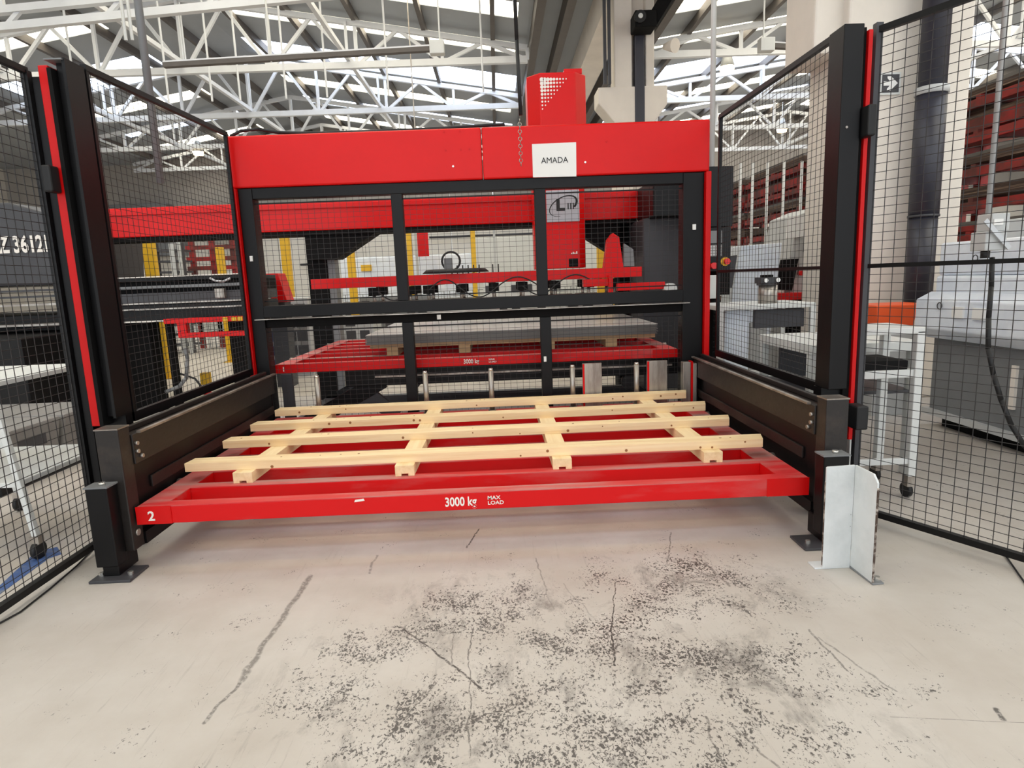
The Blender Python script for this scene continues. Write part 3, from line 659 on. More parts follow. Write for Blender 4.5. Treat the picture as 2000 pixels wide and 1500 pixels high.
side_panel(1.745, 3.25, 4.862, .65, 2.40, 2.42, 'right mesh side panel with a thin middle bar beside the gate', 1.30)
def outer(a, d, L, zb, zt, label, post, midz=None, tube=False, sw=.05):
    a = Vector(a); d = Vector(d).normalized(); b = a+d*L
    t = thing('mesh_fence', label, 'fence', (a.x, a.y, 0), 'outer mesh fences')
    MB().bar((a.x, a.y, zt), (b.x, b.y, zt), .025, .028).build('top_bar', 'black', t)
    MB().bar((a.x, a.y, zb), (b.x, b.y, zb), .03, .03).build('bottom_bar', 'black', t)
    if midz: MB().bar((a.x, a.y, midz), (b.x, b.y, midz), .015, .020).build('mid_bar', 'black', t)
    MB().bar((a.x, a.y, 0), (a.x, a.y, zt+(.03 if tube else 0)), .032).build('end_tube', 'darkgrey' if tube else 'black', t)
    q = a+d*.02; mesh_panel((q.x, q.y, 0), d, L-.04, zb, zt, t, sw, .04, .00125)
    MB().bar((b.x, b.y, 0), (b.x, b.y, zt), .032).build('end_tube', 'black', t)
outer((-2.052, 3.12, 0), (.015, -1, 0), 1.6, .05, 2.325, 'left outer mesh fence running towards the viewer', 0)
outer((1.885, 3.14, 0), (.55, -.99, 0), 1.5, .05, 2.385, 'right outer mesh fence with a thin mid bar and grey end tube', 0, 1.30, True, .056)
pts = [atz(x_, y_, .006) for x_, y_ in ((192, 1062), (150, 1105), (100, 1148), (40, 1195), (-20, 1228), (-90, 1270))]
tag(MB().tube(pts, .004, 6).build('floor_cable', 'rubber'), 'thin dark cable on the floor along the left fence', 'cable')
pts = [atz(x_, y_, .006) for x_, y_ in ((1948, 1068), (1968, 1090), (1985, 1115), (2010, 1150))]
tag(MB().tube(pts, .004, 6).build('floor_cable', 'rubber'), 'thin dark cable on the floor below the right fence', 'cable')

# ------------------------------------------------------------------ sheet stack and lift behind the gate
t = thing('sheet_pallet', 'wooden pallet under the grey sheet stack on the rear tray', 'pallet', (.15, 5.4, .69))
for y in (5.42, 5.9, 6.4, 6.9):
    B(-1.06, 1.40, y, y+.1, .757, .79).build('board', 'oldwood', t, .002)
for x in (-.87, -.25, .48, 1.02): B(x-.05, x+.05, 5.42, 7.0, .691, .757).build('runner', 'oldwood', t, .002)
t = thing('sheet_stack', 'tall stack of flat grey steel sheets on the rear tray', 'sheet stack', (.15, 5.4, .775))
random.seed(9); z = .791
for i in range(14):
    h_ = .086/14; j = random.uniform(-.008, .008); j2 = random.uniform(-.006, .006)
    B(-1.085+j, 1.415+j, 5.40+j2, 6.95+j2, z, z+h_*.86).build('steel_sheet', 'sheet' if i == 13 else 'plategrey', t); z += h_
t = thing('tray_lift', 'black lifting table with scissor arms under the rear tray', 'lift', (0, 5.3, 0))
B(-1.25, 1.55, 5.25, 5.36, .46, .615).build('top_frame', 'black', t, .005)
B(-1.25, 1.55, 6.9, 7.0, .46, .615).build('top_frame', 'black', t, .005)
B(-1.25, -1.15, 5.36, 6.9, .5, .615).build('top_frame', 'black', t)
B(1.45, 1.55, 5.36, 6.9, .5, .615).build('top_frame', 'black', t)
B(-1.0, 1.5, 5.24, 5.25, .53, .545).build('bright_rail', 'steel', t)
for y in (5.3, 6.95):
    MB().bar((-1.75, y, .08), (-.95, y, .50), .06, .14).build('scissor_arm', 'black', t)
    MB().bar((-1.2, y, .50), (-.85, y, .18), .05, .12).build('scissor_arm', 'darkgrey', t)
    MB().cyl((1.15, y-.03, .40), (1.15, y+.03, .40), .07, n=18).build('lift_wheel', 'rubber', t)
B(-1.9, 1.7, 5.2, 5.3, .0, .08).build('base_beam', 'darkgrey', t)
B(-1.9, 1.7, 6.9, 7.0, .0, .08).build('base_beam', 'darkgrey', t)
B(-1.9, -1.7, 5.2, 7.0, .0, .08).build('base_beam', 'darkgrey', t)
for x in (-1.72, 1.6): B(x, x+.09, 5.065, 5.095, .0, .615).build('guide_post', 'darkgrey', t, .004)

# ------------------------------------------------------------------ punching press and table at the left
t = thing('punch_press', 'huge black punching press lettered Z 3612, behind the left fence', 'machine', (-6.2, 6.5, 0))
MB().prism([(-9.5, 6.5, 2.45), (-4.70, 6.5, 2.23), (-4.30, 6.5, 2.10), (-4.35, 6.5, 1.42), (-9.5, 6.5, 1.45)], (0, 1.6, 0)).build('upper_frame', 'darkgrey', t, .02)
MB().prism([(-9.5, 6.7, .95), (-4.26, 6.7, .95), (-4.35, 6.7, 1.12), (-9.5, 6.7, 1.15)], (0, 1.2, 0)).build('lower_frame', 'black', t, .01)
B(-9.0, -4.24, 5.75, 7.9, 0, .95).build('base', 'black', t, .02)
B(-9.2, -8.5, 6.6, 8.0, 1.1, 1.6).build('throat', 'darkmat', t)
a = aty(2, 494, 6.49)
text('Z 3612', 'lettering', 'letter', (a.x-.01, 6.488, a.z), (1, 0, 0), (0, 0, 1), .155, t, .68, .03)
text('N', 'lettering', 'letter', (a.x+.44, 6.488, a.z+.0), (1, 0, 0), (0, 0, 1), .155, t, .68, .03)
for z in (1.36, 1.30, 1.22): B(-9, -4.3, 6.45, 6.5, z, z+.02).build('slide_rail', 'steel' if z < 1.3 else 'darkgrey', t)
B(-9, -4.27, 6.4, 6.7, 1.02, 1.04).build('slide_rail', 'steel', t)
t = thing('press_table', 'long black press table with steel carriage rails between the left post and gate', 'machine table', (-3.3, 6.8, 0))
B(-4.22, -2.66, 6.8, 7.9, 1.42, 1.46).build('top_edge', 'black', t, .004)
B(-4.22, -2.66, 6.79, 6.80, 1.462, 1.472).build('bright_edge', 'letter', t)
B(-4.22, -2.62, 6.85, 7.8, 1.30, 1.42).build('carriage_beam', 'darkmat', t, .004)
B(-4.2, -2.62, 6.80, 6.86, 1.345, 1.375).build('carriage_rail', 'grey', t)
B(-4.22, -2.62, 6.78, 7.8, 1.19, 1.30).build('carriage_body', 'darkgrey', t, .004)
B(-4.22, -2.62, 6.77, 6.79, 1.185, 1.20).build('carriage_rail', 'steel', t)
B(-4.22, -2.62, 6.8, 7.8, .99, 1.18).build('table_beam', 'black', t, .006)
B(-3.9, -2.62, 6.76, 6.80, 1.125, 1.14).build('carriage_rail', 'steel', t)
B(-4.22, -3.2, 6.72, 6.80, 1.0, 1.012).build('carriage_rail', 'letter', t)
for x in (-4.1, -2.85):
    B(x-.05, x+.05, 6.72, 6.78, 1.22, 1.32).build('clamp', 'steel', t, .004)
    MB().tube([(x-.08, 6.72, 1.43), (x-.02, 6.70, 1.40), (x+.05, 6.72, 1.39), (x+.12, 6.74, 1.42)], .012, 8).build('clamp_hose', 'conduit', t)
B(-4.2, -3.72, 6.9, 7.12, 0, .99).build('leg', 'darkmat', t, .01)
B(-3.55, -3.50, 6.9, 7.0, 0, .99).build('leg', 'darkmat', t)
B(-2.90, -2.76, 6.95, 7.1, 0, .99).build('leg', 'darkmat', t, .01)
t = thing('red_rail_bracket', 'red two-armed rail bracket left of the gate, behind the mesh', 'bracket', (-3, 6.5, .85))
B(-3.35, -2.42, 6.5, 6.58, .985, 1.035).build('upper_arm', 'red', t, .004); B(-3.22, -2.42, 6.5, 6.58, .835, .885).build('lower_arm', 'red', t, .004); B(-3.22, -3.13, 6.5, 6.58, .885, .985).build('link', 'red', t, .004)
for x in (-2.75, -2.66, -2.6): B(x, x+.05, 6.49, 6.5, .99, 1.03).build('yellow_label', 'yellow', t)
B(-2.52, -2.46, 6.49, 6.55, .89, .93).build('sensor', 'yellow', t)
p = aty(398, 742, 7.4)
t = thing('floor_valve', 'yellow valve with red handle on the bright floor left of the gate', 'valve', (p.x, 7.4, .1))
B(p.x-.045, p.x+.05, 7.4, 7.5, p.z-.06, p.z+.08).build('body', 'yellow', t, .01)
MB().cyl((p.x-.0, 7.38, p.z-.14), (p.x+.12, 7.36, p.z-.19), .035, n=12).build('handle', 'buttonred', t)
MB().tube([(p.x-.35, 7.4, p.z+.12), (p.x-.1, 7.4, p.z+.02), (p.x, 7.38, p.z-.12)], .012, 6).build('lever', 'darkgrey', t)
MB().cyl((p.x, 7.45, 0), (p.x, 7.45, p.z-.08), .03, n=8).build('stand', 'darkgrey', t)
pts = [aty(x_, y_, 6.62) for x_, y_ in ((362, 680), (366, 700), (364, 738), (350, 755), (325, 765))]
tag(MB().tube(pts, .02, 8).build('drooping_hose', 'grey'), 'drooping grey hose beside the floor valve', 'hose')

# left cart outside the fence
c = atz(78, 1090, 0)
t = thing('workshop_cart', 'white metal cart with shelves at the far left edge', 'cart', (c.x, c.y, 0))
for (x, y) in ((c.x, c.y), (c.x, c.y+.75), (c.x-.65, c.y), (c.x-.65, c.y+.75)):
    l_ = MB().bar((x, y, .12), (x-.10, y, .90), .028).build('leg', 'white', t, .003)
    MB().cyl((x-.012, y, .045), (x+.012, y, .045), .045, n=16).build('caster_wheel', 'rubber', l_)
    B(x-.022, x+.022, y-.02, y+.02, .08, .12).build('caster_fork', 'steel', l_)
B(c.x-.70, c.x-.04, c.y-.014, c.y+.764, .38, .405).build('shelf', 'white', t, .003)
B(c.x-.76, c.x-.095, c.y-.014, c.y+.764, .88, .905).build('shelf', 'white', t, .003)
t = thing('bin_row', 'low row of pale grey moulded bins behind the left fence', 'bins', (-3.6, 4.6, 0))
for i in range(2):
    y = 4.15+i*.62
    o = MB().prism([(-4.3, y, .10), (-3.33, y, .10), (-3.28, y, .42), (-4.35, y, .42)], (0, .58, 0)).build('bin', 'binmat', t, .02)
    B(-3.302, -3.292, y+.15, y+.42, .25, .33).build('handle_slot', 'darkgrey', o)
B(-4.4, -3.3, 4.1, 5.4, 0, .1).build('plinth', 'black', t)
a = [atz(*q, .002) for q in ((-40, 1170), (0, 1143), (70, 1078), (112, 1068), (120, 1082), (95, 1090), (0, 1160), (-40, 1190))]
tag(MB().prism([(v.x, v.y, .0005) for v in a], (0, 0, .0015)).build('floor_marking', 'blue'), 'worn blue floor marking by the left cart wheel', 'marking')

# ------------------------------------------------------------------ right side: console, carts, press, crate, racks
t = thing('operator_console', 'black operator console with keypad and red stop buttons right of the gate', 'control panel', (1.92, 5.3, 0))
B(2.0, 2.235, 5.9, 6.2, 1.70, 2.235).build('upper_box', 'black', t, .006)
k = B(2.0, 2.215, 5.88, 6.1, 1.30, 1.695).build('keypad_housing', 'black', t, .005)
B(2.01, 2.13, 5.875, 5.88, 1.555, 1.665).build('display', 'grey', k); B(2.01, 2.13, 5.875, 5.88, 1.435, 1.54).build('keypad', 'plategrey', k)
bt = MB()
for i in range(4):
    for j in range(4): bt.box(2.018+i*.028, 2.038+i*.028, 5.870, 5.875, 1.442+j*.024, 1.46+j*.024)
bt.build('keys', 'lightgrey', k, kind='stuff')
MB().cyl((2.05, 5.83, 1.35), (2.05, 5.88, 1.35), .029, n=18).build('stop_button', 'buttonred', t)
MB().cyl((2.16, 5.865, 1.385), (2.16, 5.88, 1.385), .040, n=18).build('button_ring', 'yellow', t); MB().cyl((2.17, 5.83, 1.385), (2.17, 5.865, 1.385), .027, n=18).build('stop_button', 'buttonred', t)
B(2.0, 2.085, 5.85, 6.1, 1.05, 1.265).build('white_box', 'white', t, .005)
B(2.10, 2.22, 5.9, 6.1, 1.08, 1.30).build('lower_box', 'darkmat', t)
for i in range(16): B(1.97, 2.14, 5.9, 6.1, .25+i*.05, .29+i*.05).build('bellows_fold', 'darkmat', t, .008)
B(1.98, 2.13, 5.92, 6.08, 0, 1.04).build('bellows_core', 'rubber', t)
# cart A with the die cylinder
YA = 5.15; a = aty(1402, 588, YA); b = aty(1592, 590, YA)
za = b.z
t = thing('steel_trolley', 'white tube trolley carrying the round steel die', 'cart', (a.x, YA, 0))
for x in (a.x+.02, b.x-.02):
    for y in (YA, YA+.55): B(x-.022, x+.022, y-.02, y+.02, .0, za-.03).build('leg', 'white', t, .004)
B(a.x, b.x, YA-.02, YA+.57, za-.04, za).build('top', 'white', t, .006)
B(a.x+.04, a.x+.10, YA+.4, YA+.5, .4, za-.04).build('dark_post', 'darkmat', t)
B(a.x+.33, b.x-.06, YA+.05, YA+.10, za-.20, za-.05).build('drawer_panel', 'darkgrey', t, .004)
B(a.x+.1, a.x+.30, YA+.1, YA+.14, .40, za-.05).build('side_board', 'wrap', t)
B(a.x+.0, b.x, YA+.0, YA+.55, .36, .39).build('shelf', 'white', t, .003)
c0 = aty(1496, 590, YA+.12)
t = thing('die_cylinder', 'dark round steel die with knobs standing on the white trolley', 'tool', (c0.x, YA+.12, za))
MB().cyl((c0.x, YA+.12, za), (c0.x, YA+.12, za+.15), .062, n=28).build('barrel', 'steel', t)
MB().cyl((c0.x, YA+.12, za+.15), (c0.x, YA+.12, za+.165), .078, n=28).build('flange', 'darkgrey', t)
B(c0.x-.075, c0.x+.075, YA+.05, YA+.19, za+.165, za+.215).build('head_block', 'darkgrey', t, .004)
B(c0.x-.04, c0.x+.04, YA+.08, YA+.16, za+.215, za+.235).build('head_plate', 'darkmat', t, .004)
for dx in (-.04, .06): MB().cyl((c0.x+dx, YA+.03, za+.19), (c0.x+dx, YA+.05, za+.19), .017, n=16).build('knob', 'chrome', t)
MB().cyl((c0.x+.07, YA+.10, za), (c0.x+.07, YA+.10, za+.15), .014, n=10).build('side_rod', 'steel', t)
# lower table and cart B
t = thing('low_white_table', 'low white table with a dark tray shelf behind the right mesh', 'table', (2.2, 4.0, 0))
B(1.93, 2.62, 3.75, 4.52, .78, .84).build('top', 'white', t, .005)
for (x, y) in ((1.96, 3.785), (1.96, 4.48), (2.58, 3.785), (2.58, 4.48)): B(x-.025, x+.025, y-.025, y+.025, 0, .78).build('leg', 'white', t, .004)
B(1.96, 2.58, 3.76, 4.45, .52, .54).build('shelf', 'darkgrey', t); B(2.0, 2.5, 4.3, 4.34, .56, .76).build('back_panel', 'darkgrey', t)
c = atz(1770, 972, 0)
xr = c.x+.01; yf = c.y
t = thing('castor_cart', 'white steel cart on castors with a black tray, right of the post', 'cart', (xr, yf, 0))
for (x, y) in ((xr, yf), (xr-.34, yf), (xr, yf+.30), (xr-.34, yf+.30)):
    l_ = B(x-.022, x+.022, y-.022, y+.022, .13, .945).build('leg', 'white', t, .004)
    MB().cyl((x-.012, y+.02, .042), (x+.012, y+.02, .042), .042, n=18).build('castor_wheel', 'rubber', l_)
    B(x-.022, x+.022, y-.02, y+.03, .07, .13).build('castor_fork', 'steel', l_)
B(xr-.36, xr+.022, yf-.022, yf+.32, .93, .965).build('top', 'white', t, .005)
B(xr-.34, xr, yf-.01, yf+.30, .69, .735).build('mid_shelf', 'white', t, .004)
B(xr-.34, xr-.05, yf+.0, yf+.28, .735, .785).build('black_tray', 'darkmat', t, .004)
B(xr-.34, xr, yf-.012, yf+.012, .20, .235).build('lower_rail', 'white', t, .003)
t = thing('orange_crate', 'orange plastic crate beneath the dark downpipe', 'crate', (3.7, 5.3, .85))
a = aty(1712, 597, 5.3); b = aty(1786, 642, 5.3)
MB().prism([(a.x+.02, 5.3, b.z), (b.x-.02, 5.3, b.z-.01), (b.x+.02, 5.3, a.z-.06), (b.x+.13, 5.3, a.z-.035), (b.x+.13, 5.3, a.z), (a.x, 5.3, a.z)], (0, .4, 0)).build('shell', 'orange', t, .01)
B(a.x+.02, b.x+.10, 5.32, 5.68, 0, b.z-.012).build('grey_stand', 'lightgrey', t, .005)
# wrapped machine at right
t = thing('wrapped_machine', 'large machine wrapped in white film above a grey base, far right', 'machine', (3.9, 4.2, 0))
B(3.5, 5.0, 2.6, 4.95, .72, 1.20).build('film_section', 'wrap', t, .02)
MB().prism([(3.46, 4.99, .72), (3.38, 4.99, .80), (3.38, 4.99, 1.02), (3.50, 4.99, 1.08), (3.50, 4.99, .72)], (0, -2.3, 0)).build('film_ledge', 'wrap', t, .01)
B(3.53, 5.0, 2.6, 4.97, 1.2, 1.45).build('film_section', 'wrap', t, .02)
B(3.9, 5.0, 3.0, 4.8, 1.45, 1.60).build('grey_top', 'lightgrey', t, .01)
B(3.52, 5.0, 2.6, 4.95, .12, .72).build('grey_base', 'grey', t, .01)
B(3.48, 5.0, 2.55, 4.98, .10, .145).build('skirt_ledge', 'lightgrey', t)
B(3.60, 4.9, 2.7, 4.9, 0, .1).build('skid', 'darkmat', t)
for y, z in ((4.7, .98), (4.3, .95), (4.55, 1.32), (3.9, 1.3)): MB().torus((3.37 if z < 1.1 else 3.5, y, z), (1, 0, 0), .025, .004, 12, 5).build('wire_eye', 'darkgrey', t)
for y in (4.45, 4.25): B(3.365, 3.38, y, y+.11, .90, .98).build('white_label', 'paper', t)
B(3.50, 3.52, 4.1, 4.14, .3, .6).build('bracket', 'concrete', t)
# switch box on conduit
SY = 3.4; sx = aty(1942, 430, SY).x
t = thing('lever_switch_box', 'grey lever switch box hanging on a vertical conduit at the right', 'switch', (sx, SY, 1.3))
MB().cyl((sx-.02, SY+.02, 1.53), (sx-.02, SY+.02, 7.0), .014, n=10).build('conduit', 'conduit', t)
B(sx-.062, sx+.054, SY-.03, SY+.08, 1.356, 1.456).build('lower_box', 'lightgrey', t, .005)
B(sx-.035, sx+.062, SY-.03, SY+.08, 1.456, 1.548).build('upper_box', 'lightgrey', t, .005)
B(sx-.027, sx+.023, SY-.035, SY-.03, 1.487, 1.518).build('label_plate', 'paper', t)
MB().bar((sx-.085, SY-.045, 1.514), (sx+.058, SY-.045, 1.364), .010, .024).build('lever', 'conduit', t)
MB().cyl((sx-.015, SY+.025, 1.317), (sx-.015, SY+.025, 1.356), .022, n=12).build('cable_gland', 'rubber', t)
pts = [aty(x_, y_, SY+.02-.03*k) for k, (x_, y_) in enumerate(((1938, 503), (1936, 560), (1931, 620), (1930, 680), (1940, 730), (1955, 780), (1975, 830), (2000, 870), (2030, 900)))]
MB().tube(pts, .013, 10).build('cable', 'rubber', t)
# press brake like console and tilted wrapped board
Y = 7.5
def P(px_, py_, Y=7.5): return aty(px_, py_, Y)
t = thing('grey_cnc_console', 'light grey slanted machine console with a dark window, behind the right mesh', 'machine', (3.8, 7.5, 0))
poly = [P(1528, 585), P(1560, 420), P(1600, 403), P(1650, 398), P(1650, 590)]
MB().prism([(p.x, 7.5, p.z) for p in poly], (0, .8, 0)).build('body', 'lightgrey', t, .01)
poly = [P(1600, 402, 7.49), P(1650, 397, 7.49), P(1650, 580, 7.49), P(1578, 580, 7.49)]
MB().prism([(p.x, 7.49, p.z) for p in poly], (0, -.02, 0)).build('side_panel', 'grey', t, .004)
poly = [P(1541, 423, 7.45), P(1572, 421, 7.45), P(1569, 463, 7.45), P(1538, 466, 7.45)]
MB().prism([(p.x, 7.45, p.z) for p in poly], (0, .04, 0)).build('notice_sheet', 'paper', t)
poly = [P(1527, 507, 7.45), P(1560, 505, 7.45), P(1547, 568, 7.45), P(1514, 566, 7.45)]
MB().prism([(p.x, 7.45, p.z) for p in poly], (0, .04, 0)).build('dark_window', 'darkmat', t)
poly = [P(1576, 470, 7.44), P(1592, 470, 7.44), P(1586, 493, 7.44), P(1570, 492, 7.44)]
MB().prism([(p.x, 7.44, p.z) for p in poly], (0, .03, 0)).build('handle_recess', 'darkgrey', t)
q = P(1565, 533, 7.44); MB().cyl((q.x, 7.42, q.z), (q.x, 7.49, q.z), .03, n=14).build('stop_button', 'buttonred', t)
MB().tube([P(1582, 468, 7.4), P(1600, 455, 7.4), P(1620, 448, 7.4), P(1640, 440, 7.4)], .018, 8).build('handrail', 'white', t)
a = P(1513, 572, 7.3); b = P(1650, 590, 7.3)
B(a.x, b.x, 7.3, 8.2, b.z+.05, b.z+.13).build('red_bench_edge', 'buttonred', t, .004)
B(a.x+.3, b.x, 7.35, 8.2, 0, b.z+.05).build('base', 'darkmat', t)
B(a.x, a.x+.2, 7.5, 8.2, 0, b.z+.05).build('base', 'lightgrey', t)
t = thing('tilted_wrapped_board', 'pale blue wrapped board leaning left of the grey console', 'board', (3.2, 7.2, 0))
poly = [P(1422, 660, 7.0), P(1432, 560, 7.0), P(1448, 480, 7.0), P(1528, 474, 7.0), P(1515, 575, 7.0), P(1500, 690, 7.0)]
MB().prism([(p.x, 7.0, p.z) for p in poly], (0, .35, 0)).build('board', 'wrap', t, .01)
B(2.82, 3.0, 6.9, 7.4, 0, .72).build('leg', 'lightgrey', t)
poly = [P(1415, 560, 6.9), P(1427, 500, 6.9), P(1440, 498, 6.9), P(1430, 562, 6.9)]
MB().prism([(p.x, 6.9, p.z) for p in poly], (0, .06, 0)).build('grey_edge', 'darkgrey', t)

# stock racks along the right
random.seed(21)
names = ['nearest stock rack with red arms, right of the pillar', 'middle stock rack hidden partly by the pillar', 'far stock rack with red arms seen through the right mesh', 'farthest stock rack with red arms behind the console']
for k, (y0, y1) in enumerate(((5.9, 8.3), (8.5, 10.9), (11.1, 13.5), (13.7, 16.1))):
    x0 = 5.3; t = thing('stock_rack', names[k], 'rack', (x0, y0, 0), 'red stock racks along the right')
    for y in (y0+.1, (y0+y1)/2, y1-.1):
        B(x0+.9, x0+1.05, y-.06, y+.06, 0, 3.2).build('upright', 'rackred', t, .004)
        for j in range(8):
            z = .5+j*.36; MB().bar((x0+.02, y, z), (x0+1.0, y, z), .07, .09).build('arm', 'rackred', t)
    for j in range(8):
        z = .55+j*.36; yo = random.uniform(-.04, .04)
        hh = random.uniform(.06, .16)
        o = B(x0+.05+random.uniform(-.03, .05), x0+.95, y0+yo+.02, y1+yo-.02, z, z+hh).build('sheet_bundle', 'stock' if j % 3 else 'rackred', t, .002)
        o2 = B(x0+.1, x0+.9, y0+yo+.1, y1+yo-.1, z+hh, z+hh+.05).build('sheet_bundle', 'plategrey' if j % 2 else 'stock', t, .002)
        B(x0-.01, x0+.03, y0, y1, z-.14, z-.05).build('edge_beam', 'rackred', t, .003)
t = thing('white_post_row', 'row of slim white rail posts in front of the far stock rack', 'posts', (4.6, 9, 0))
for k, px_ in enumerate((1444, 1468, 1496, 1528, 1562, 1597)):
    p = aty(px_, 440, 9.0)
    MB().cyl((p.x, 9.0, 1.0), (p.x, 9.0, 2.75), .02, n=8).build('white_post', 'white', t)
a = aty(1440, 560, 9.0); b = aty(1600, 560, 9.0); B(a.x-.1, b.x+.1, 8.97, 9.03, .96, 1.02).build('base_rail', 'white', t); B(a.x, a.x+.06, 8.97, 9.03, 0, .96).build('leg', 'white', t); B(b.x-.06, b.x, 8.97, 9.03, 0, .96).build('leg', 'white', t)

# ------------------------------------------------------------------ background beyond the cell
ylab = ['far left, wide, behind the press table', 'behind the red brackets', 'left of the black gantry leg', 'right of the black gantry leg', 'left of the red banner', 'behind the sheet stack middle', 'wide one right of the ram column', 'thin one beside the red bracket']
for k, (px_, wpx, Y, zt) in enumerate(((290, 22, 9.6, 2.05), (428, 13, 11.5, 2.05), (557, 16, 10.5, 2.12), (684, 14, 11.5, 2.2), (800, 9, 13, 2.4), (925, 9, 13, 2.4), (1180, 26, 10.5, 2.02), (1203, 8, 11.3, 2.05))):
    p = aty(px_, 500, Y); w_ = wpx/FPX*Y/2
    t = thing('yellow_post', 'yellow machine guard post, ' + ylab[k], 'post', (p.x, Y, 0), 'yellow guard posts beyond the gantry')
    B(p.x-w_, p.x+w_, Y, Y+.1, 0, zt).build('shaft', 'yellow', t, .005); B(p.x-w_-.05, p.x+w_+.05, Y-.05, Y+.15, 0, .015).build('foot_plate', 'yellow', t)
t = thing('perimeter_mesh', 'grey mesh guard fence behind the yellow posts', 'fence', (-2, 13.6, 0))
for i in range(9): B(-8+i*1.6, -7.95+i*1.6, 13.2, 13.25, 0, 2.3).build('fence_post', 'lightgrey', t)
mesh_panel((-8, 13.22, 0), (1, 0, 0), 12.8, .1, 1.1, t, .12, .1, .006, m='grey')
a = aty(630, 520, 15); b = aty(1250, 520, 15)
t = thing('white_machine_hood', 'long white machine hood in the background above the lifting frame', 'machine', (a.x, 15, 0))
B(a.x, aty(1035, 520, 15).x-1.3, 15, 16.2, .9, 1.92).build('hood', 'wrap', t, .03)
B(aty(1035, 520, 15).x-1.35, b.x, 15.1, 16.4, .9, 2.28).build('hood', 'white', t, .03)
B(a.x, b.x, 15.2, 16.2, 0, .9).build('base', 'lightgrey', t, .01)
q = aty(702, 524, 14.98); B(q.x+.04, q.x+.28, 14.96, 15.0, q.z-.07, q.z+.07).build('yellow_plate', 'yellow', t)
for i in range(7): B(a.x+.4+i*1.05, a.x+1.0+i*1.05, 15.17, 15.2, .2, .8).build('dark_door', 'darkgrey', t)
q = aty(824, 475, 14); t = thing('red_banner', 'narrow red banner hanging in the background left of the ram column', 'sign', (q.x, 14, 1.9))
B(q.x-.14, q.x+.14, 14, 14.03, q.z-.28, 2.9).build('cloth', 'redtrim', t);
B(q.x-.16, q.x+.16, 13.99, 14.04, 2.9, 2.95).build('rod', 'steel', t); B(q.x-.01, q.x+.01, 14.0, 14.02, 2.95, roof_z(q.x)).build('cord', 'steel', t)
# stacks of crates, bins and parts
random.seed(31)
cr = [((670, 600), 10.0, .9, .8, 'lightgrey', 'pale grey'), ((905, 600), 9.6, 1.1, .9, 'white', 'white'), ((1150, 595), 9.4, .7, 1.0, 'lightgrey', 'light'), ((1010, 600), 11.5, 1.2, 1.25, 'white', 'tall white'), ((770, 590), 12.0, 1.3, 1.05, 'grey', 'grey')]
cl = ['behind the left mesh bays', 'behind the suction cups', 'right of the ram column foot', 'beyond the lifting frame middle', 'behind the left mullion']
for k, ((px_, py_), Y, W_, H_, m_, nm_) in enumerate(cr):
    p = aty(px_, py_, Y); t = thing('parts_cabinet', nm_ + ' slotted parts cabinet ' + cl[k], 'cabinet', (p.x, Y, 0))
    B(p.x-W_/2, p.x+W_/2, Y, Y+.7, 0, H_).build('carcass', m_, t, .01)
    nx = round(W_/.22)
    for i in range(nx):
        for j in range(int(H_/.2)):
            x = p.x-W_/2+.04+i*(W_-.04)/nx; z = .06+j*.2
            B(x, x+.15, Y-.012, Y, z, z+.13).build('drawer_front', 'darkgrey' if (i+j) % 3 else m_, t)
q = aty(340, 690, 9.5)
p = aty(545, 640, 9.3); t = thing('blue_bin_rack', 'blue and grey bin rack behind the lower left mesh bay', 'rack', (p.x, 9.3, 0))
B(p.x-.44, p.x+.44, 9.32, 9.8, 0, 1.15).build('frame', 'lightgrey', t, .01)
for i in range(5):
    for j in range(5): B(p.x-.42+i*.17, p.x-.28+i*.17, 9.28, 9.32, .12+j*.2, .26+j*.2).build('bin', 'bluebin' if j < 3 and i < 3 else 'darkgrey', t)
p = aty(537, 560, 8.3); t = thing('red_cover_panel', 'slanted red cover panel left of the gantry leg', 'panel', (p.x, 8.3, 0))
MB().prism([(p.x-.14, 8.3, p.z+.17), (p.x+.05, 8.3, p.z+.17), (p.x+.14, 8.3, p.z-.2), (p.x-.06, 8.3, p.z-.2)], (0, .3, 0)).build('cover', 'red', t, .006)
B(p.x-.1, p.x+.1, 8.32, 8.55, 0, p.z-.2).build('stand', 'darkgrey', t)
t = thing('roller_shutter', 'closed grey roller shutter seen left under the gantry beam', 'shutter', (-9, 16, 0))
a = aty(188, 487, 16); b = aty(282, 487, 16)
for i in range(16): B(a.x, b.x, 16, 16.03, i*.15+.005, i*.15+.145).build('slat', 'concrete', t)
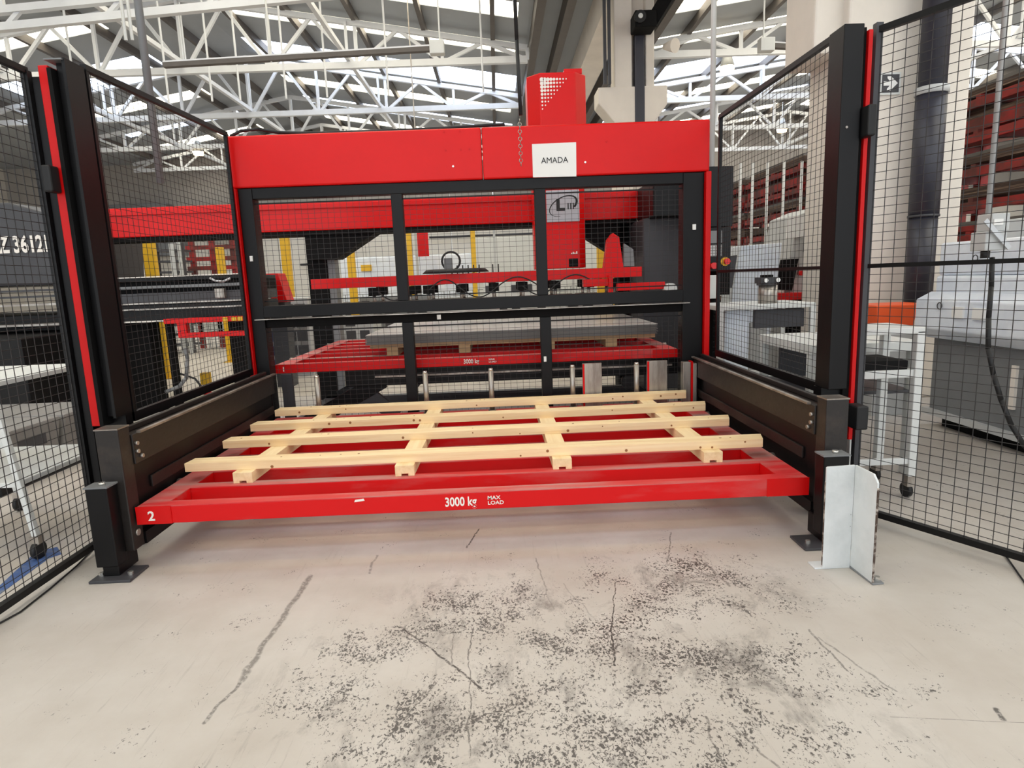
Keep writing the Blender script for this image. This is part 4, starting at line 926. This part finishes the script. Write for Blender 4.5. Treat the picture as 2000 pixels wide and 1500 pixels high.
B(a.x-.15, b.x+.15, 15.98, 16.1, 2.4, 2.75).build('head_box', 'grey', t); B(a.x-.15, a.x, 15.98, 16.1, 0, 2.4).build('jamb', 'grey', t); B(b.x, b.x+.15, 15.98, 16.1, 0, 2.4).build('jamb', 'grey', t)
t = thing('pipe_rack', 'reddish brown pipe rack in the distance left of the gate', 'rack', (-6.5, 14, 0))
a = aty(372, 480, 14.5); b = aty(452, 480, 14.5)
for x in (a.x, (a.x+b.x)/2, b.x): B(x-.05, x+.05, 14.5, 14.6, 0, 2.8).build('upright', 'rackred', t)
for z in (1.75, 1.95, 2.2, 2.5): B(a.x-.1, b.x+.1, 14.45, 14.5, z, z+.09).build('shelf_beam', 'rackred', t)
for z in (.3, .8, 1.3): B(a.x, b.x, 14.5, 15, z, z+.35).build('white_load', 'white', t, .01)
t = thing('grey_shelving', 'dark grey shelving between the shutter and the brown rack', 'shelving', (-7.5, 14.2, 0))
a = aty(302, 500, 13.5); b = aty(352, 500, 13.5)
for x in (a.x, (a.x+b.x)/2+.1, b.x): B(x-.05, x+.05, 13.5, 13.6, 0, 2.3).build('upright', 'lightgrey' if x not in (a.x, b.x) else 'darkgrey', t)
for i in range(10): B(a.x, b.x, 13.52, 14, .15+i*.22, .19+i*.22).build('shelf', 'darkgrey', t)
# wall furniture on the back wall
t = thing('wall_pipework', 'thin dark pipe runs along the back wall', 'pipes', (0, 29.8, 0))
for z, x0, x1 in ((3.3, -3, 6), (2.7, 1, 9), (2.3, -9, -2), (3.9, -14, -8)): MB().cyl((x0, 29.8, z), (x1, 29.8, z), .05, n=8).build('pipe', 'darkgrey', t)
for k, (x0, x1, z0, z1) in enumerate(((-17, -14.5, 4.6, 5.2), (-13, -11, 3.6, 4.6), (-15.5, -14, 2.9, 3.9), (-10.2, -8.8, 4.3, 5.0))):
    lb_ = ('highest and widest', 'rightmost large', 'lowest', 'small one nearest the gate')[k]
    tag(B(x0, x1, 29.2, 29.85, z0, z1).build('wall_unit', 'darkgrey' if k % 2 else 'grey', None, .03), 'grey ventilation unit high on the back wall at left, ' + lb_, 'unit', 'units on the back wall')
